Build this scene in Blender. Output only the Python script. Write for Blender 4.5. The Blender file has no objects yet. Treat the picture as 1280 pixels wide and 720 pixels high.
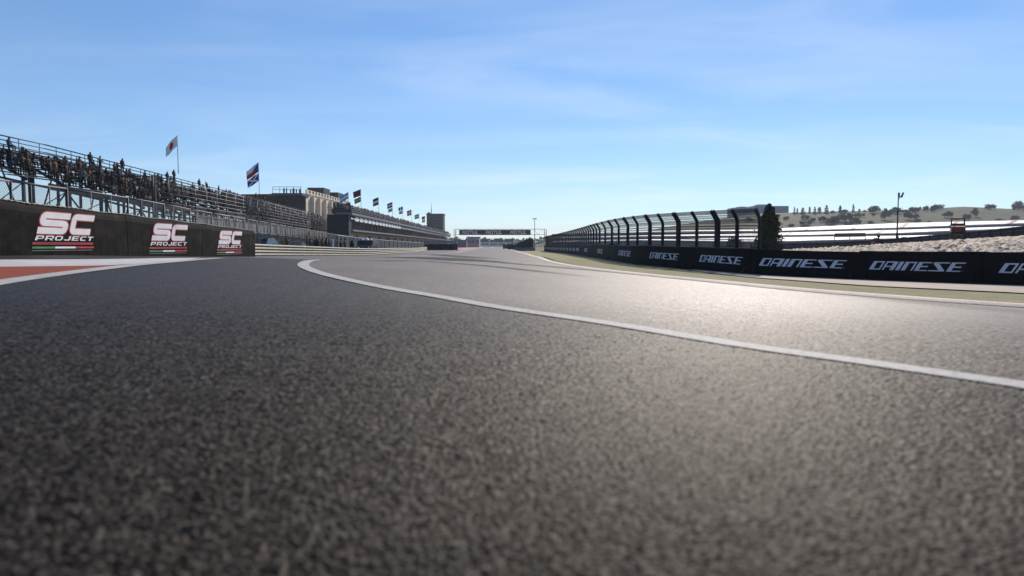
import bpy, math, random
import numpy as np
from mathutils import Vector, Matrix

random.seed(7)
rng = np.random.default_rng(7)
S = bpy.context.scene
CROT, CLOC = 60, (1.1, 9.4, 0)
AR, ASP, BST, SKYG = .66, .235, .18, .8
COL = S.collection
R = math.radians

# ------------------------------------------------------------------ survey helpers
FPX, HOR = 850.0, 307.0                       # lens in pixels of the 1280 wide frame, horizon row
PITCH = math.atan((360 - HOR) / FPX)
CP, SP = math.cos(PITCH), math.sin(PITCH)


def ray(px, py):
    return np.array([px - 640.0, FPX * CP + (360 - py) * SP, -FPX * SP + (360 - py) * CP])


def P(px, py, d):                             # world point at depth d along the sight line
    v = ray(px, py)
    return Vector(v * (d / v[1]))


def sm(a, b, x):
    t = np.clip((np.asarray(x, float) - a) / (b - a), 0, 1)
    return t * t * (3 - 2 * t)


CTRL = np.array([
    (0, 0, -.60), (0, -20, -.60), (-10, -10, -.5), (12, -5, -.85), (2.1, 2.85, -.60), (0, 10, -.62), (-6, 8, -.42),
    (-12, 15.6, -.22), (-12.1, 21.7, -.33), (-12.1, 27, -.44), (-12.6, 33.5, -.55), (-15, 40, -.61),
    (-14.2, 71, -1.0), (-14, 110, -1.1), (7.8, 10.4, -.95), (6.3, 15, -.95), (4.2, 22.5, -.92), (2.3, 48, -.88),
    (16.3, 21.7, -1.30), (13.5, 26.1, -1.345), (10.1, 28.1, -1.23), (8.1, 34.4, -1.125), (7.2, 38.3, -1.08), (6.7, 57, -.99),
    (6.6, 94, -1.02), (18, 32, -1.35), (25, 24, -1.4), (0, 150, -1.0), (-50, 150, -1), (50, 150, -1), (-45, 60, -.7), (-40, 30, -.35), (-30, 0, -.3),
    (30, 5, -1.45), (60, 40, -1.2), (30, 60, -1.1), (-4, 40, -.78), (-5, 80, -.95)], float)


def _phi(r2):
    return 0.5 * r2 * np.log(r2 + 1e-9)


_n = len(CTRL)
_A = np.zeros((_n + 3, _n + 3))
_d2 = ((CTRL[:, None, :2] - CTRL[None, :, :2]) ** 2).sum(-1)
_A[:_n, :_n] = _phi(_d2) + np.eye(_n) * 6.0
_A[:_n, _n] = 1; _A[:_n, _n + 1:] = CTRL[:, :2]
_A[_n, :_n] = 1; _A[_n + 1:, :_n] = CTRL[:, :2].T
_w = np.linalg.solve(_A, np.concatenate([CTRL[:, 2], [0, 0, 0]]))


def H(x, y):                                  # ground height, vectorised
    x = np.asarray(x, float); y = np.asarray(y, float)
    shp = np.broadcast(x, y).shape
    q = np.stack([np.broadcast_to(x, shp).ravel(), np.broadcast_to(y, shp).ravel()], -1)
    z = np.empty(len(q))
    for a in range(0, len(q), 20000):
        b = q[a:a + 20000]
        d2 = ((b[:, None, :] - CTRL[None, :, :2]) ** 2).sum(-1)
        z[a:a + 20000] = _phi(d2) @ _w[:_n] + _w[_n] + b @ _w[_n + 1:]
    rr = np.hypot(q[:, 0], q[:, 1])
    k = sm(90, 150, rr)
    z = np.clip(z, -1.6, 0.1) * (1 - k) - 1.0 * k
    return z.reshape(shp)


def Hf(x, y):
    return float(H(x, y))


def G(px, py):                                # where a sight line meets the ground
    v = ray(px, py)
    v = v / v[1]
    ds = np.concatenate([np.arange(.8, 60, .05), np.arange(60, 200, .5), np.arange(200, 2000, 5)])
    g = v[2] * ds - H(v[0] * ds, ds)
    i = np.where(g < 0)[0]
    if len(i) == 0:
        d = 900.
    else:
        j = i[0]
        d = ds[j] if j == 0 else ds[j - 1] + (ds[j] - ds[j - 1]) * g[j - 1] / (g[j - 1] - g[j])
    return Vector((v[0] * d, d, Hf(v[0] * d, d)))


# ------------------------------------------------------------------ objects
def tag(o, label=None, cat=None, group=None, kind=None):
    if label: o['label'] = label
    if cat: o['category'] = cat
    if group: o['group'] = group
    if kind: o['kind'] = kind
    return o


def empty(name, loc, label, cat, group=None, rz=0.0):
    o = bpy.data.objects.new(name, None)
    COL.objects.link(o)
    o.location = loc; o.rotation_euler = (0, 0, rz)
    return tag(o, label, cat, group)


class MB:
    """collects geometry that becomes ONE mesh object"""

    def __init__(s, base=(0, 0, 0)):
        s.v = []; s.f = []; s.m = []; s.uv = []; s.base = Vector(base)

    def face(s, pts, m=0, uv=None):
        a = len(s.v)
        s.v += [tuple(Vector(p) - s.base) for p in pts]
        s.f.append(tuple(range(a, a + len(pts)))); s.m.append(m); s.uv.append(uv)

    def mesh(s, vs, fs, m=0):
        a = len(s.v)
        s.v += [tuple(Vector(p) - s.base) for p in vs]
        for f in fs:
            s.f.append(tuple(i + a for i in f)); s.m.append(m); s.uv.append(None)

    def box(s, c, size, rz=0.0, m=0, taper=1.0):
        c = Vector(c); hx, hy, hz = size[0] / 2, size[1] / 2, size[2] / 2
        ca, sa = math.cos(rz), math.sin(rz)
        vs = []
        for z, t in ((-hz, 1), (hz, taper)):
            for x, y in ((-hx, -hy), (hx, -hy), (hx, hy), (-hx, hy)):
                x *= t; y *= t
                vs.append(c + Vector((x * ca - y * sa, x * sa + y * ca, z)))
        s.mesh(vs, [(3, 2, 1, 0), (4, 5, 6, 7), (0, 1, 5, 4), (1, 2, 6, 5), (2, 3, 7, 6), (3, 0, 4, 7)], m)

    def bar(s, p, q, w, h=None, m=0, up=(0, 0, 1)):
        p, q = Vector(p), Vector(q); h = h or w
        d = (q - p).normalized(); up = Vector(up)
        if abs(d.dot(up)) > .98: up = Vector((0, 1, 0))
        a = d.cross(up).normalized(); b = a.cross(d)
        vs = []
        for e in (p, q):
            for x, y in ((-1, -1), (1, -1), (1, 1), (-1, 1)):
                vs.append(e + a * (x * w / 2) + b * (y * h / 2))
        s.mesh(vs, [(3, 2, 1, 0), (4, 5, 6, 7), (0, 1, 5, 4), (1, 2, 6, 5), (2, 3, 7, 6), (3, 0, 4, 7)], m)

    def tube(s, p, q, r, r2=None, n=8, m=0):
        p, q = Vector(p), Vector(q); r2 = r if r2 is None else r2
        d = (q - p).normalized(); up = Vector((0, 0, 1)) if abs(d.z) < .95 else Vector((0, 1, 0))
        a = d.cross(up).normalized(); b = a.cross(d)
        vs = []
        for e, rr in ((p, r), (q, r2)):
            for i in range(n):
                t = 2 * math.pi * i / n
                vs.append(e + a * (math.cos(t) * rr) + b * (math.sin(t) * rr))
        fs = [(i, (i + 1) % n, n + (i + 1) % n, n + i) for i in range(n)] + [tuple(range(n - 1, -1, -1)), tuple(range(n, 2 * n))]
        s.mesh(vs, fs, m)

    def extrude(s, path, prof, m=0, up=(0, 0, 1), caps=True):
        """sweep a profile [(side, up)] along a polyline; side is to the right of travel"""
        path = [Vector(p) for p in path]; n = len(prof); vs = []
        for i, p in enumerate(path):
            t = (path[min(i + 1, len(path) - 1)] - path[max(i - 1, 0)]); t.z = 0; t.normalize()
            r = Vector((t.y, -t.x, 0))
            vs += [p + r * a + Vector((0, 0, b)) for a, b in prof]
        fs = []
        for i in range(len(path) - 1):
            for j in range(n):
                k = (j + 1) % n
                fs.append((i * n + j, i * n + k, (i + 1) * n + k, (i + 1) * n + j))
        if caps:
            fs += [tuple(range(n - 1, -1, -1)), tuple((len(path) - 1) * n + j for j in range(n))]
        s.mesh(vs, fs, m)

    def build(s, name, mats, parent=None, smooth=False, kind=None):
        if not isinstance(mats, (list, tuple)): mats = [mats]
        me = bpy.data.meshes.new(name)
        me.from_pydata(s.v, [], s.f)
        for mt in mats: me.materials.append(mt)
        me.polygons.foreach_set('material_index', s.m)
        if smooth: me.polygons.foreach_set('use_smooth', [True] * len(s.f))
        if any(u is not None for u in s.uv):
            ul = me.uv_layers.new(name='UVMap')
            for pl, u in zip(me.polygons, s.uv):
                if u is None: continue
                for li, w in zip(pl.loop_indices, u): ul.data[li].uv = w
        me.update()
        o = bpy.data.objects.new(name, me)
        COL.objects.link(o)
        if parent is None:
            o.location = s.base
        else:
            o.parent = parent
        if kind: o['kind'] = kind
        return o


def grid_obj(name, X, Y, Z, m, kind='structure', smooth=True, uv=False):
    n, k = X.shape
    vs = np.stack([X, Y, Z], -1).reshape(-1, 3)
    i = np.arange(n * k).reshape(n, k)
    q = np.stack([i[:-1, :-1], i[:-1, 1:], i[1:, 1:], i[1:, :-1]], -1).reshape(-1, 4)
    me = bpy.data.meshes.new(name)
    me.from_pydata(vs.tolist(), [], q.tolist())
    me.materials.append(m)
    if smooth: me.polygons.foreach_set('use_smooth', [True] * len(q))
    if uv:
        a, b = np.meshgrid(np.linspace(0, 1, n), np.linspace(0, 1, k), indexing='ij')
        uvv = np.stack([b, a], -1).reshape(-1, 2)
        ul = me.uv_layers.new(name='UVMap')
        ul.data.foreach_set('uv', uvv[q.reshape(-1)].ravel())
    me.update()
    o = bpy.data.objects.new(name, me); COL.objects.link(o)
    if kind: o['kind'] = kind
    return o


def resample(pts, step):
    pts = np.array([(p[0], p[1]) for p in pts], float)
    # smooth by Catmull-Rom, then even spacing
    out = []
    Q = np.vstack([2 * pts[0] - pts[1], pts, 2 * pts[-1] - pts[-2]])
    for i in range(1, len(Q) - 2):
        p0, p1, p2, p3 = Q[i - 1:i + 3]
        n = max(2, int(np.hypot(*(p2 - p1)) / step * 2) + 2)
        t = np.linspace(0, 1, n, endpoint=False)[:, None]
        out.append(.5 * (2 * p1 + (p2 - p0) * t + (2 * p0 - 5 * p1 + 4 * p2 - p3) * t ** 2 + (3 * p1 - p0 - 3 * p2 + p3) * t ** 3))
    out.append(pts[-1:]); c = np.vstack(out)
    L = np.concatenate([[0], np.cumsum(np.hypot(*np.diff(c, axis=0).T))])
    s = np.linspace(0, L[-1], max(2, int(L[-1] / step) + 1))
    return np.stack([np.interp(s, L, c[:, 0]), np.interp(s, L, c[:, 1])], -1)


def ribbon(name, pts, width, off, m, step=.5, nc=2, kind='structure', uv=False, wfun=None, hump=0):
    c = resample(pts, step)
    t = np.gradient(c, axis=0); t /= np.hypot(*t.T)[:, None]
    nr = np.stack([t[:, 1], -t[:, 0]], -1)
    w = np.full(len(c), width) if wfun is None else np.array([wfun(i / (len(c) - 1)) for i in range(len(c))])
    a = np.linspace(-.5, .5, nc + 1)
    X = c[:, :1] + nr[:, :1] * a[None] * w[:, None]
    Y = c[:, 1:] + nr[:, 1:] * a[None] * w[:, None]
    Z = H(X, Y) + off + hump * (1 - (2 * a[None]) ** 4)
    return grid_obj(name, X, Y, Z, m, kind, uv=uv)


def strip(name, la, lb, off, m, n=80, nc=6, kind='structure'):
    """ground sheet between two polylines"""
    def even(pts):
        c = resample(pts, .3)
        L = np.linspace(0, len(c) - 1, n)
        return np.stack([np.interp(L, np.arange(len(c)), c[:, k]) for k in (0, 1)], -1)
    a, b = even(la), even(lb)
    t = np.linspace(0, 1, nc + 1)[None, :]
    X = a[:, :1] * (1 - t) + b[:, :1] * t
    Y = a[:, 1:] * (1 - t) + b[:, 1:] * t
    return grid_obj(name, X, Y, H(X, Y) + off, m, kind)


# ------------------------------------------------------------------ materials
class NT:
    def __init__(s, name):
        s.mat = bpy.data.materials.new(name); s.mat.use_nodes = True
        s.t = s.mat.node_tree; s.b = s.t.nodes['Principled BSDF']; s.out = s.t.nodes['Material Output']

    def n(s, kind, **kw):
        nd = s.t.nodes.new('ShaderNode' + kind)
        for k, v in kw.items():
            if k in nd.inputs and not hasattr(nd, k): nd.inputs[k].default_value = v
            else: setattr(nd, k, v)
        return nd

    def l(s, a, b): s.t.links.new(a, b)

    def math(s, op, a, b=None, clamp=False):
        nd = s.n('Math', operation=op, use_clamp=clamp)
        for i, v in enumerate((a, b)):
            if v is None: continue
            if isinstance(v, (int, float)): nd.inputs[i].default_value = v
            else: s.l(v, nd.inputs[i])
        return nd.outputs[0]

    def mix(s, f, a, b):
        nd = s.n('Mix', data_type='RGBA')
        for i, v in ((0, f), (6, a), (7, b)):
            if isinstance(v, (int, float)): nd.inputs[i].default_value = v
            elif isinstance(v, tuple): nd.inputs[i].default_value = (*v[:3], 1)
            else: s.l(v, nd.inputs[i])
        return nd.outputs[2]

    def noise(s, vec, scale, detail=4, rough=.55, dist=0):
        nd = s.n('TexNoise'); nd.inputs['Scale'].default_value = scale; nd.inputs['Detail'].default_value = detail
        nd.inputs['Roughness'].default_value = rough; nd.inputs['Distortion'].default_value = dist
        if vec is not None: s.l(vec, nd.inputs['Vector'])
        return nd.outputs['Fac']

    def ramp(s, f, stops):
        nd = s.n('ValToRGB'); e = nd.color_ramp.elements
        while len(e) < len(stops): e.new(.5)
        for i, (p, c) in enumerate(stops):
            e[i].position = p; e[i].color = (c, c, c, 1) if isinstance(c, (int, float)) else (*c, 1)
        s.l(f, nd.inputs[0]); return nd.outputs[0]

    def mapping(s, vec, scale=(1, 1, 1), rot=(0, 0, 0)):
        nd = s.n('Mapping'); nd.inputs['Scale'].default_value = scale; nd.inputs['Rotation'].default_value = rot
        s.l(vec, nd.inputs['Vector']); return nd.outputs[0]

    def bump(s, h, strength, dist):
        nd = s.n('Bump'); nd.inputs['Strength'].default_value = strength; nd.inputs['Distance'].default_value = dist
        s.l(h, nd.inputs['Height']); s.l(nd.outputs[0], s.b.inputs['Normal'])


def pmat(name, c, rough=.6, var=.18, scale=2.0, bump=0.0, metal=0.0, spec=.5, stretch=(1, 1, 1), objcol=False):
    """painted / cast / woven surface with uneven colour and gloss"""
    t = NT(name); b = t.b
    co = t.n('TexCoord').outputs['Object']
    v = t.mapping(co, stretch)
    f = t.noise(v, scale, 5, .6)
    if objcol:
        oi = t.n('ObjectInfo').outputs['Color']
        hs = t.n('HueSaturation'); t.l(oi, hs.inputs['Color'])
        t.l(t.math('MULTIPLY_ADD', f, var * 2), hs.inputs['Value'])
        hs.inputs['Value'].default_value = 1
        nd = hs.inputs['Value'].links[0].from_node; nd.inputs[2].default_value = 1 - var
        t.l(hs.outputs[0], b.inputs['Base Color'])
    else:
        lo = tuple(x * (1 - var) for x in c); hi = tuple(min(1, x * (1 + var)) for x in c)
        t.l(t.mix(t.ramp(f, [(.3, 0.), (.7, 1.)]), lo, hi), b.inputs['Base Color'])
    t.l(t.math('MULTIPLY_ADD', f, .3), b.inputs['Roughness'])
    b.inputs['Roughness'].links[0].from_node.inputs[2].default_value = max(.05, rough - .15)
    b.inputs['Metallic'].default_value = metal
    b.inputs['Specular IOR Level'].default_value = spec
    if bump: t.bump(t.noise(v, scale * 6, 4), bump, .02)
    return t.mat


def asphalt_nodes(t, b, dark, light, rough, gloss):
    co = t.n('TexCoord').outputs['Object']
    vo = t.n('TexVoronoi', feature='F1'); vo.inputs['Scale'].default_value = 75; vo.inputs['Randomness'].default_value = 1
    t.l(co, vo.inputs['Vector'])
    vs = t.n('TexVoronoi', feature='F1'); vs.inputs['Scale'].default_value = 190
    t.l(co, vs.inputs['Vector'])
    sep = t.n('SeparateColor'); t.l(vo.outputs['Color'], sep.inputs[0])
    st = t.math('POWER', sep.outputs[0], 2.2)
    big = t.noise(co, .22, 5, .6)
    strk = t.noise(t.mapping(co, (1.0, .06, 1)), 1.6, 4, .6)
    mid = t.noise(co, 9, 4, .6)
    f = t.math('MULTIPLY', st, t.ramp(mid, [(.25, .35), (.75, 1.)]))
    c = t.mix(f, dark, light)
    k = t.math('ADD', t.math('MULTIPLY', t.ramp(big, [(.3, 0.), (.72, 1.)]), .42), t.math('MULTIPLY', strk, .45))
    hs = t.n('HueSaturation'); t.l(c, hs.inputs['Color']); t.l(t.math('ADD', k, .58), hs.inputs['Value'])
    h1 = t.math('SUBTRACT', 1.0, t.math('MULTIPLY', vo.outputs['Distance'], 1.2))
    h = t.math('ADD', t.math('MULTIPLY', h1, t.math('ADD', t.math('MULTIPLY', sep.outputs[1], .8), .2)),
               t.math('MULTIPLY', t.math('SUBTRACT', 1.0, vs.outputs['Distance']), .22))
    t.l(hs.outputs[0], b.inputs['Base Color'])
    t.l(t.math('ADD', t.math('MULTIPLY', sep.outputs[1], .24), rough - .12), b.inputs['Roughness'])
    b.inputs['Specular IOR Level'].default_value = gloss; b.inputs['Specular Tint'].default_value = (1, .90, .80, 1)
    t.l(t.math('MULTIPLY', t.math('ADD', t.math('MULTIPLY', t.math('POWER', sep.outputs[2], 2.0), 2.2), .25), gloss), b.inputs['Specular IOR Level'])
    bp = t.n('Bump'); bp.inputs['Strength'].default_value = BST; bp.inputs['Distance'].default_value = .007
    t.l(h, bp.inputs['Height']); t.l(bp.outputs[0], b.inputs['Normal'])


def asphalt_mat(name, *a):
    t = NT(name); asphalt_nodes(t, t.b, *a)
    return t.mat


def stone_mat(name):
    t = NT(name); b = t.b
    at = t.n('Attribute', attribute_name='stone'); sep = t.n('SeparateColor'); t.l(at.outputs['Color'], sep.inputs[0])
    co = t.n('TexCoord').outputs['Object']
    f = t.noise(co, 420, 3, .7)
    k = t.math('MULTIPLY', t.math('POWER', sep.outputs[0], 3.2), t.math('ADD', t.math('MULTIPLY', f, .6), .6))
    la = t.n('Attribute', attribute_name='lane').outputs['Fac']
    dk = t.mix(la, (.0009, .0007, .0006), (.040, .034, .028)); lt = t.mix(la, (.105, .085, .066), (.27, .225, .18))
    t.l(t.mix(t.math('MULTIPLY', k, sep.outputs[1], True), dk, lt), b.inputs['Base Color'])
    t.l(t.math('ADD', t.math('MULTIPLY', sep.outputs[2], .26), AR - .13), b.inputs['Roughness'])
    t.l(t.math('MULTIPLY', t.math('ADD', t.math('MULTIPLY', t.math('POWER', sep.outputs[2], 3.0), 3.4), .15), t.math('MULTIPLY', sep.outputs[1], ASP)), b.inputs['Specular IOR Level'])
    b.inputs['Specular Tint'].default_value = (1, .90, .80, 1)
    t.bump(f, .25, .002)
    b2 = t.n('BsdfPrincipled'); asphalt_nodes(t, b2, *ASPH)
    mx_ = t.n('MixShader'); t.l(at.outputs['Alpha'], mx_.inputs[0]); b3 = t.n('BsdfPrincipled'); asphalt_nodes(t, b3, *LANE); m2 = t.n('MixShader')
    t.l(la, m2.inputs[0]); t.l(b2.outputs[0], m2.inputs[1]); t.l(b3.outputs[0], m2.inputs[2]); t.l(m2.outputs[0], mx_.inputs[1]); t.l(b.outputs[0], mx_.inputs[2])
    t.l(mx_.outputs[0], t.out.inputs['Surface'])
    return t.mat


def paint_mat(name, c, rough=.55, wear=.35):
    t = NT(name); b = t.b
    co = t.n('TexCoord').outputs['Object']
    f = t.noise(co, 26, 5, .7); g = t.noise(co, 1.7, 4, .6)
    k = t.math('MULTIPLY', t.ramp(f, [(.44, 0.), (.66, 1.)]), t.ramp(g, [(.34, .12), (.66, 1.)]))
    t.l(t.mix(t.math('MULTIPLY', k, min(1, wear * 1.8)), c, tuple(x * .22 for x in c)), b.inputs['Base Color'])
    b.inputs['Roughness'].default_value = rough; b.inputs['Specular IOR Level'].default_value = .2
    vo = t.n('TexVoronoi', feature='F1'); vo.inputs['Scale'].default_value = 75; t.l(co, vo.inputs['Vector'])
    t.bump(vo.outputs['Distance'], .35, -.005)
    return t.mat


def veil_mat(name, c, alpha_side=True, strength=.55):
    """rubber marks: dark, feathered across the strip"""
    t = NT(name); b = t.b
    uv = t.n('TexCoord').outputs['UV']
    co = t.n('TexCoord').outputs['Object']
    sx = t.n('SeparateXYZ'); t.l(uv, sx.inputs[0])
    u = t.math('ABSOLUTE', t.math('MULTIPLY_ADD', sx.outputs[0], 2.0)); u.node.inputs[0].links[0].from_node.inputs[2].default_value = -1
    side = t.math('SUBTRACT', 1.0, t.math('POWER', u, 1.5), True)
    v = sx.outputs[1]
    ends = t.math('MULTIPLY', t.math('MULTIPLY', v, t.math('SUBTRACT', 1.0, v)), 6.0, True)
    n = t.ramp(t.noise(t.mapping(co, (1, .12, 1)), 3.0, 5, .65), [(.3, .35), (.65, 1.)])
    a = t.math('MULTIPLY', t.math('MULTIPLY', side, ends), t.math('MULTIPLY', n, strength))
    b.inputs['Base Color'].default_value = (*c, 1); b.inputs['Roughness'].default_value = .6
    b.inputs['Specular IOR Level'].default_value = .08
    t.l(a, b.inputs['Alpha'])
    return t.mat


def mesh_mat(name, c, pitch_u, pitch_v, wu, wv, diag=False):
    """woven wire: see-through between the wires (uv in metres)"""
    t = NT(name); b = t.b
    uv = t.n('TexCoord').outputs['UV']
    if diag: uv = t.mapping(uv, (1, 1, 1), (0, 0, R(45)))
    sx = t.n('SeparateXYZ'); t.l(uv, sx.inputs[0])
    a = t.math('LESS_THAN', t.math('FRACT', t.math('DIVIDE', sx.outputs[0], pitch_u)), wu / pitch_u)
    d = t.math('LESS_THAN', t.math('FRACT', t.math('DIVIDE', sx.outputs[1], pitch_v)), wv / pitch_v)
    t.l(t.math('MAXIMUM', a, d), b.inputs['Alpha'])
    b.inputs['Base Color'].default_value = (*c, 1); b.inputs['Roughness'].default_value = .45
    b.inputs['Metallic'].default_value = .6
    return t.mat


def leaf_mat(name, c, var=.35):
    t = NT(name); b = t.b
    co = t.n('TexCoord').outputs['Object']
    f = t.noise(co, 1.3, 4, .7)
    t.l(t.mix(f, tuple(x * (1 - var) for x in c), tuple(x * (1 + var) for x in c)), b.inputs['Base Color'])
    b.inputs['Roughness'].default_value = .65; b.inputs['Specular IOR Level'].default_value = .25
    return t.mat


M = {}
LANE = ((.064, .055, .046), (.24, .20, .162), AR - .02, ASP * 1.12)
ASPH = ((.0030, .0024, .0019), (.042, .034, .026), AR, ASP)
M['asphalt'] = asphalt_mat('asphalt', *ASPH)
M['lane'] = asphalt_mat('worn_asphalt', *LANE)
M['stones'] = stone_mat('asphalt_stones')
M['white_paint'] = paint_mat('white_paint', (.40, .385, .365), .75, .5)
M['kerb_white'] = paint_mat('kerb_white', (.66, .55, .455), .8, .4)
M['orange'] = paint_mat('orange_runoff', (.23, .046, .019), .85, .4)
M['concrete'] = pmat('concrete', (.42, .40, .39), .85, .15, 1.2, .15)
M['pale_concrete'] = pmat('pale_concrete', (.42, .355, .285), .9, .22, .9, .2, spec=.1)
M['rubber_mark'] = veil_mat('rubber_mark', (.006, .006, .006), strength=.95)
M['vinyl'] = pmat('black_vinyl', (.0062, .0052, .0047), .75, .6, 1.4, .25, spec=.04, stretch=(1.5, 1.5, .5))
_t = NT('painted_sheen_vinyl'); _co = _t.n('TexCoord').outputs['Object']
_f = _t.noise(_t.mapping(_co, (1, .9, 1.6)), 1.3, 6, .62, .6); _g = _t.noise(_t.mapping(_co, (1, 4, .35)), 1.6, 4, .6)
_k = _t.math('MULTIPLY', _t.ramp(_f, [(.47, 0.), (.80, 1.)]), _t.ramp(_g, [(.35, .25), (.65, 1.)]))
_t.l(_t.mix(_k, (.0026, .0022, .0021), (.036, .028, .022)), _t.b.inputs['Base Color'])  # brown patches paint smudgy reflections into the vinyl's base colour
_t.b.inputs['Roughness'].default_value = .7; _t.b.inputs['Specular IOR Level'].default_value = .05
_t.bump(_g, .25, .03)
M['vinyl'] = _t.mat
M['vinyl_blue'] = pmat('black_padding', (.0025, .0028, .0042), .65, .4, 1.0, .2, spec=.12)
M['print_white'] = pmat('printed_white', (.72, .70, .70), .5, .06, 3)
M['print_red'] = pmat('printed_red', (.42, .012, .018), .5, .2, 8)
M['print_green'] = pmat('printed_green', (.02, .22, .05), .5, .1, 3)
M['print_blue'] = pmat('printed_pale_blue', (.50, .54, .64), .5, .08, 3)
M['print_grey'] = pmat('printed_grey', (.12, .12, .13), .5, .1, 3)
M['hem'] = pmat('canvas_hem', (.20, .18, .16), .7, .3, 4)
M['galv'] = pmat('galvanised_steel', (.12, .12, .13), .55, .2, 3, spec=.25)
M['galv_dark'] = pmat('weathered_steel', (.035, .037, .045), .5, .25, 2, spec=.3)
M['scaffold'] = pmat('scaffold_steel', (.016, .020, .036), .55, .25, 2, spec=.25)
M['alu'] = pmat('aluminium_plank', (.17, .165, .16), .5, .2, 1.5, spec=.3)
M['deck'] = pmat('deck_board', (.055, .055, .06), .6, .3, 1.5, spec=.3)
M['fascia'] = pmat('grey_fascia', (.15, .15, .165), .6, .25, .8, spec=.3)
M['armco'] = pmat('cream_armco', (.52, .49, .40), .6, .15, 1.5, spec=.25)
M['dark_post'] = pmat('dark_post', (.006, .007, .012), .55, .3, 2, spec=.25)
M['seat'] = pmat('plastic_seat', (.008, .009, .013), .5, .2, 2, spec=.3)
M['cream_wall'] = pmat('cream_wall', (.70, .57, .43), .85, .10, .35, .1)
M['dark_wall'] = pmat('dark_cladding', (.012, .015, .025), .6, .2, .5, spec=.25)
M['mid_wall'] = pmat('mid_cladding', (.055, .062, .08), .6, .2, .5, spec=.25)
M['pale_wall'] = pmat('pale_wall', (.50, .50, .50), .8, .1, .3)
M['mid_pale'] = pmat('mid_pale', (.30, .31, .33), .8, .1, .3, spec=.2)
M['white_panel'] = pmat('white_panel', (.75, .75, .75), .5, .08, 1)
M['glass'] = pmat('window_glass', (.008, .010, .014), .18, .2, .5, spec=.25)
M['maroon'] = pmat('maroon_board', (.075, .008, .016), .55, .35, .35, spec=.3)
M['panel_maroon'] = pmat('panel_maroon', (.07, .007, .015), .6, .3, .5, spec=.2)
M['board_black'] = pmat('board_black', (.02, .018, .024), .55, .3, .6)
M['terrace'] = pmat('white_terrace', (.80, .79, .77), .7, .08, .25)
M['terrace_wall'] = pmat('terrace_riser', (.13, .13, .145), .8, .15, .2, spec=.2)
M['stair_red'] = pmat('red_stair', (.36, .10, .08), .7, .15, .5)
M['machine_red'] = pmat('red_bodywork', (.15, .010, .008), .45, .15, 3, spec=.3)
M['tyre'] = pmat('tyre_rubber', (.012, .012, .013), .75, .3, 6, .2)
M['grey_belt'] = pmat('grey_belt', (.22, .22, .235), .7, .2, 1.5)
M['tent_green'] = pmat('dark_green_canvas', (.010, .022, .020), .7, .3, 1.2)
M['skin'] = pmat('skin', (.06, .034, .025), .6, .1, 4, spec=.1)
M['hair'] = pmat('hair', (.008, .006, .005), .6, .3, 9, spec=.25)
M['shirt'] = pmat('shirt', (1, 1, 1), .85, .2, 6, objcol=True)
M['trousers'] = pmat('trousers', (.009, .010, .014), .85, .3, 5, spec=.2)
M['bark'] = pmat('bark', (.06, .045, .035), .9, .3, 6, .4)
M['leaf_dark'] = leaf_mat('leaf_dark', (.014, .026, .012))
M['leaf_mid'] = leaf_mat('leaf_mid', (.040, .062, .026))
M['leaf_light'] = leaf_mat('leaf_light', (.075, .095, .035))
M['leaf_grey'] = leaf_mat('leaf_grey', (.045, .062, .045))
M['blue_block'] = pmat('blue_grey_facade', (.13, .17, .26), .6, .08, .06)
M['car_paint'] = pmat('dark_car_paint', (.015, .018, .026), .25, .2, 2)
M['lamp_lens'] = pmat('lamp_lens', (.6, .6, .6), .2, .05, 3)
M['link'] = mesh_mat('chain_link', (.05, .055, .065), .07, .07, .010, .010, True)
M['wire'] = mesh_mat('welded_wire', (.014, .016, .026), .075, .15, .022, .018)


def grass_mat():
    t = NT('dry_grass'); b = t.b
    co = t.n('TexCoord').outputs['Object']
    a = t.noise(co, .35, 5, .65); d = t.noise(t.mapping(co, (1, 1, 1)), 14, 5, .7); e = t.noise(co, 2.2, 4, .6)
    c1 = t.mix(t.ramp(a, [(.32, 0.), (.68, 1.)]), (.17, .185, .075), (.30, .262, .15))
    c2 = t.mix(t.ramp(e, [(.4, 0.), (.7, 1.)]), c1, (.135, .16, .058))
    t.l(t.mix(t.math('MULTIPLY', d, .55), c2, (.36, .31, .19)), b.inputs['Base Color'])
    b.inputs['Roughness'].default_value = .9; b.inputs['Specular IOR Level'].default_value = .15
    t.bump(t.noise(co, 40, 3, .7), .9, .04)
    return t.mat


def earth_mat():
    t = NT('dry_earth'); b = t.b
    co = t.n('TexCoord').outputs['Object']
    a = t.noise(co, .06, 6, .6); d = t.noise(co, 1.2, 6, .65)
    c = t.mix(t.ramp(a, [(.35, 0.), (.65, 1.)]), (.13, .125, .07), (.21, .18, .12))
    t.l(t.mix(t.math('MULTIPLY', d, .5), c, (.10, .11, .06)), b.inputs['Base Color'])
    b.inputs['Roughness'].default_value = .95; b.inputs['Specular IOR Level'].default_value = .1
    t.bump(d, .5, .15)
    return t.mat


def gravel_mat():
    t = NT('pale_gravel'); b = t.b
    co = t.n('TexCoord').outputs['Object']
    vo = t.n('TexVoronoi', feature='F1'); vo.inputs['Scale'].default_value = 5; t.l(co, vo.inputs['Vector'])
    sep = t.n('SeparateColor'); t.l(vo.outputs['Color'], sep.inputs[0])
    a = t.noise(co, 1.3, 5, .6)
    c = t.mix(sep.outputs[0], (.27, .21, .155), (.60, .50, .385))
    t.l(t.mix(t.math('MULTIPLY', a, .45), c, (.22, .18, .14)), b.inputs['Base Color'])
    b.inputs['Roughness'].default_value = .9
    t.bump(t.math('SUBTRACT', 1.0, vo.outputs['Distance']), .9, .06)
    return t.mat


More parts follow.
